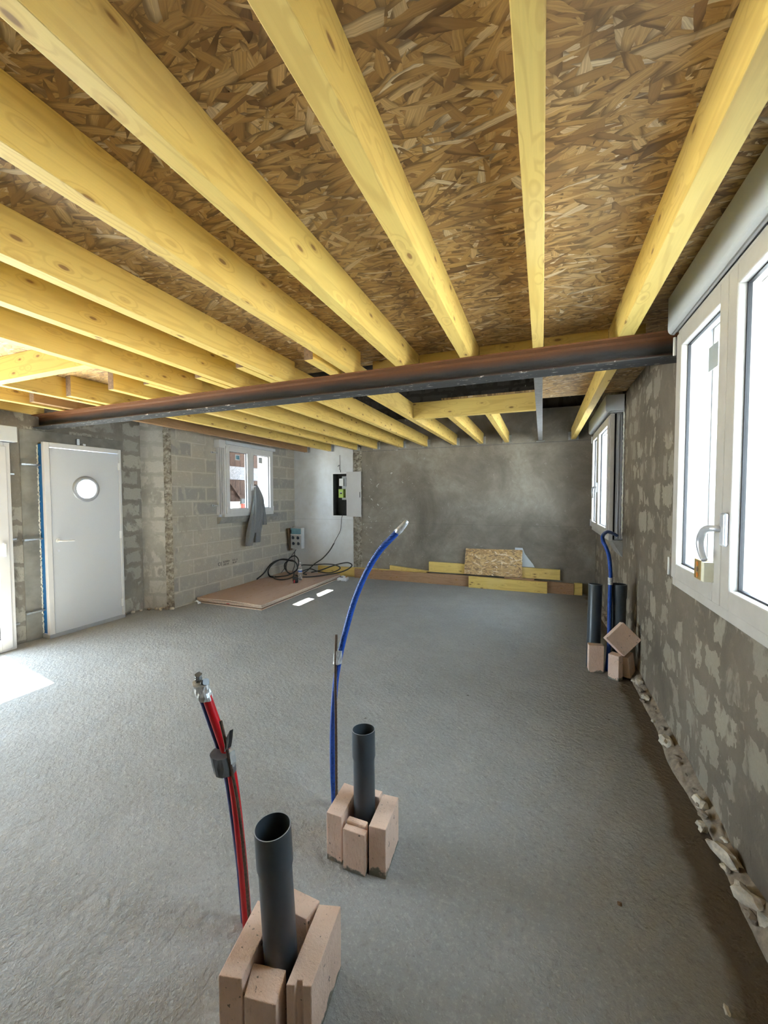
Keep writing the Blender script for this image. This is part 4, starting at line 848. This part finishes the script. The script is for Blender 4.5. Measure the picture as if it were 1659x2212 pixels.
mb = MB().prism([(-0.40, 6.728, 0.37), (-0.10, 6.728, 0.37), (-0.125, 6.73, 0.42), (-0.19, 6.733, 0.50), (-0.25, 6.737, 0.58), (-0.285, 6.739, 0.67), (-0.40, 6.739, 0.67)], (0, 0.003, 0))
tag(mb.build('paper_sheet', 'paper'), 'torn white sheet sticking out behind the strand board panel', 'paper')
# ------------------------------------------------------------------ jacket hanging from the window handle
jk = thing('jacket', (-4.43, 5.42, 1.70), 'grey jacket hanging from the handle of the small left window', 'jacket')
def drape(rows, seed, nf=5, n=40):
    """rows: (z, ycentre, halfwidth, halfdepth, x)"""
    R_ = spline([(r[0], r[1], r[2]) for r in rows], 6); D_ = spline([(r[3], r[4], 0) for r in rows], 6); vs = []
    for i, (a, b) in enumerate(zip(R_, D_)):
        for k in range(n):
            th = 2*math.pi*k/n; f = 1+0.24*math.sin(nf*th+seed+a[0]*3)+0.13*math.sin((nf*2+1)*th-seed*2+a[0]*7)
            g = 0.5*noise.noise(Vector((math.cos(th)*1.6, math.sin(th)*1.6, a[0]*7+seed)))*0.5
            vs.append((b[1]+b[0]*math.cos(th)*(f+g), a[1]+a[2]*math.sin(th)*(f*0.5+0.5+g*0.5), a[0]))
    m_ = len(R_); fs = [(i*n+k, i*n+(k+1) % n, (i+1)*n+(k+1) % n, (i+1)*n+k) for i in range(m_-1) for k in range(n)]
    fs += [tuple(range(n)), tuple(range((m_-1)*n, m_*n))]; return MB().add(vs, fs)
drape([(1.70, 5.400, 0.018, 0.014, -4.420), (1.66, 5.410, 0.040, 0.022, -4.415), (1.55, 5.440, 0.090, 0.032, -4.410), (1.42, 5.450, 0.115, 0.040, -4.405), (1.28, 5.430, 0.120, 0.045, -4.405), (1.12, 5.395, 0.125, 0.048, -4.410), (0.98, 5.370, 0.115, 0.045, -4.43), (0.90, 5.365, 0.10, 0.035, -4.44)], 0.4, 4).build('jacket_body', 'cloth', jk, smooth=True)
drape([(1.22, 5.34, 0.05, 0.035, -4.415), (1.05, 5.300, 0.062, 0.042, -4.425), (0.88, 5.275, 0.066, 0.042, -4.44), (0.74, 5.262, 0.062, 0.040, -4.455), (0.695, 5.260, 0.058, 0.036, -4.46)], 2.1, 4).build('sleeve', 'cloth', jk, smooth=True)
drape([(1.22, 5.48, 0.05, 0.035, -4.415), (1.05, 5.465, 0.062, 0.045, -4.425), (0.88, 5.452, 0.062, 0.042, -4.44), (0.76, 5.448, 0.060, 0.036, -4.45), (0.735, 5.448, 0.058, 0.034, -4.455)], 3.7, 4).build('jacket_hem', 'cloth', jk, smooth=True)
drape([(1.46, 5.50, 0.035, 0.030, -4.40), (1.32, 5.53, 0.052, 0.035, -4.40), (1.18, 5.575, 0.055, 0.036, -4.41), (1.06, 5.61, 0.052, 0.034, -4.42), (1.02, 5.615, 0.048, 0.030, -4.425)], 5.2, 3).build('sleeve', 'cloth', jk, smooth=True)
B(-4.470, -4.455, 5.335, 5.362, 1.60, 1.71).build('handle_plate', 'silver', w3, bevel=0.005)
MB().tube(spline([(-4.46, 5.348, 1.66), (-4.42, 5.352, 1.665), (-4.405, 5.38, 1.668)], 5), 0.009, 10).build('handle_lever', 'silver', w3, smooth=True)
# ------------------------------------------------------------------ padlock on the sash
pl = thing('padlock', (0.60, 1.935, 1.165), 'brass and cream cylinder lock standing on the near window sash', 'lock')
B(0.580, 0.625, 1.905, 1.978, 1.1665, 1.245).build('lock_face', 'brass', pl, bevel=0.002)
B(0.5805, 0.6245, 1.875, 1.9045, 1.1665, 1.243).build('lock_case', 'cream', pl, bevel=0.002)
for zz, mm in ((1.228, 'orange'), (1.206, 'endgrain'), (1.184, 'orange')): MB().tube([(0.5798, 1.942, zz), (0.5788, 1.942, zz)], 0.010, 16).build('lock_mark', mm, pl)
# ------------------------------------------------------------------ printed stamp on a block
M['stampc'] = plain('black_stamp_ink', (0.035, 0.035, 0.035), 0.9)
st = thing('block_stamp', (XW+0.002, 4.80, 0.40), 'black printed CE marking on a grey block above the plywood', 'stamp')
rx = (R(90), 0, R(90))
text('stamp_text', 'CE', 0.07, (XW+0.0015, 4.70, 0.445), rx, 'stampc', st)
for body_, size_, yy_, zz_ in (('B2000H', 0.043, 4.81, 0.475), ('012-15', 0.040, 5.01, 0.475), ('200 NF', 0.040, 4.81, 0.435), ('06-47', 0.040, 5.01, 0.435)):
    text('stamp_text', body_, size_, (XW+0.0015, yy_, zz_), rx, 'stampc', st)
# ------------------------------------------------------------------ rubble along the right wall
mb = MB(); ny, nx = 520, 10; vs = []
for j in range(ny+1):
    y = YF+(6.6-YF)*j/ny
    for i in range(nx+1):
        u = i/nx; w = 0.075+0.035*noise.noise(Vector((y*2.1, 4, 0))); hgt = 0.06+0.035*noise.noise(Vector((y*3.3, 8, 1)))
        x = XR+0.01-w*(1-u); z = hgt*(u**0.7)+(0.022*noise.noise(Vector((x*25, y*25, 2)))+0.014*noise.noise(Vector((x*60, y*60, 5))))*math.sin(math.pi*min(1, u+0.1)); vs.append((x, y, max(z, -0.004) if i else -0.01))
fs = [(j*(nx+1)+i, j*(nx+1)+i+1, (j+1)*(nx+1)+i+1, (j+1)*(nx+1)+i) for j in range(ny) for i in range(nx)]
mb.add(vs, fs); struct(mb.build('trim_6', 'stoned', smooth=True), 'rough earth and mortar foot along the right wall', 'masonry foot')
def stone(c, s, seed, mat, rz=0):
    bm = bmesh.new(); bmesh.ops.create_icosphere(bm, subdivisions=2, radius=1)
    rm = Matrix.Rotation(rz, 3, 'Z')
    for v in bm.verts:
        d = 0.92+0.6*noise.noise(v.co*1.6+Vector((seed, seed*2, 0)))+0.35*noise.noise(v.co*3.1+Vector((seed*3, 0, seed)))
        q = Vector((max(-0.8, min(0.8, v.co.x*d)), max(-0.85, min(0.85, v.co.y*d)), max(-0.75, min(0.75, v.co.z*d))))
        v.co = rm @ Vector((q.x*s[0]*0.8, q.y*s[1]*0.8, q.z*s[2]*0.8))+Vector((c[0]+0.012, c[1], c[2]-0.004))
    me = bpy.data.meshes.new('rubble_stone'); bm.to_mesh(me); bm.free()
    return link('rubble_stone', me, mat)
big = [((0.712, 3.60, 0.045), (0.040, 0.065, 0.045), 'rugged pale stone just in front of the far block pile'), ((0.700, 3.34, 0.04), (0.032, 0.075, 0.035), 'long pale stone, second from the far block pile'),
       ((0.690, 2.78, 0.045), (0.045, 0.075, 0.045), 'large flat-faced pale stone halfway along the wall foot'), ((0.700, 2.26, 0.05), (0.030, 0.055, 0.040), 'tan triangular stone below the near window'),
       ((0.665, 2.12, 0.035), (0.028, 0.030, 0.030), 'small round tan stone below the near window'), ((0.690, 1.97, 0.050), (0.030, 0.105, 0.042), 'long smooth tan stone at the wall foot under the window'),
       ((0.700, 1.78, 0.045), (0.035, 0.080, 0.050), 'jagged cream stone nearer the camera along the wall'), ((0.715, 1.68, 0.06), (0.028, 0.045, 0.045), 'cream stone next to the jagged one'),
       ((0.700, 1.515, 0.045), (0.030, 0.050, 0.045), 'pale oval stone near the bottom right edge')]
for i, (c, s_, lb) in enumerate(big): tag(stone(c, s_, 3.7*i+1, 'stone', 0.1*i), lb, 'stone', 'stones along the right wall')
for i in range(26):
    y = 1.35+i*0.092+random.uniform(-0.03, 0.03); k = random.uniform(0.010, 0.024)
    o = stone((0.700+random.uniform(-0.035, 0.035), y, 0.035+random.uniform(-0.02, 0.03)), (k, k*random.uniform(1, 2), k), i*1.3, random.choice(['stone', 'stoned', 'stoned']), random.random())
    tag(o, 'small stone chip bedded in the foot of the right wall', 'stone', 'small chips along the right wall')
o = stone((0.505, 1.395, 0.008), (0.010, 0.020, 0.008), 5.5, 'stone'); tag(o, 'lone pale stone chip on the bare floor, bottom right', 'stone')
o = stone((0.27, 1.63, 0.006), (0.012, 0.010, 0.010), 7.7, 'endgrain'); tag(o, 'small dark crumb alone on the floor towards bottom right', 'stone')
for i, (x, y, k, mt_) in enumerate([(-4.91, 3.56, 0.035, 'stone'), (-4.90, 3.66, 0.025, 'stone'), (-4.84, 3.74, 0.03, 'stoned'), (-4.77, 3.78, 0.03, 'stone'), (-4.70, 3.80, 0.035, 'stone'), (-4.62, 3.84, 0.045, 'stoned'), (-4.57, 3.86, 0.035, 'stone'), (-4.67, 3.77, 0.02, 'stone'), (-4.93, 3.46, 0.03, 'stoned')]):
    tag(stone((x, y, k*0.6), (k, k*1.1, k*0.8), i*2.9+40, mt_), 'broken stone piece at the foot of the pier by the white door', 'stone', 'stones at the pier foot')
# ------------------------------------------------------------------ outside the openings
struct(B(-30, 30, -30, 30, -0.30, -0.16).build('ground', 'ground'), 'pale ground outside', 'ground')
o = B(-6.0, -5.9, 3.9, 9.5, -0.16, 3.60).build('boarded_shed', 'planks'); tag(o, 'brown boarded shed wall seen through the small left window', 'shed')
B(-5.899, -5.885, 3.9, 9.5, 1.56, 1.62).build('shed_rail', 'planks', o); B(-5.899, -5.89, 3.9, 9.5, 1.85, 2.12).build('shed_net', 'net', o)
MB().prism([(-5.884, 6.2, 1.95), (-5.884, 6.26, 1.95), (-5.884, 6.75, 1.45), (-5.884, 6.68, 1.45)], (0.03, 0, 0)).build('shed_brace', 'planks', o)
bp = thing('brick_pile', (-5.75, 6.3, 0), 'pale blocks with one red brick outside the small left window', 'bricks')
B(-5.80, -5.45, 6.0, 6.62, -0.16, 1.40).build('pallet_stack', 'ext_white', bp, bevel=0.02); B(-5.449, -5.40, 6.22, 6.32, 1.22, 1.36).build('red_brick', 'red_sheet', bp)
B(-5.448, -5.41, 6.19, 6.29, 1.365, 1.46).build('dark_crate', 'black', bp)
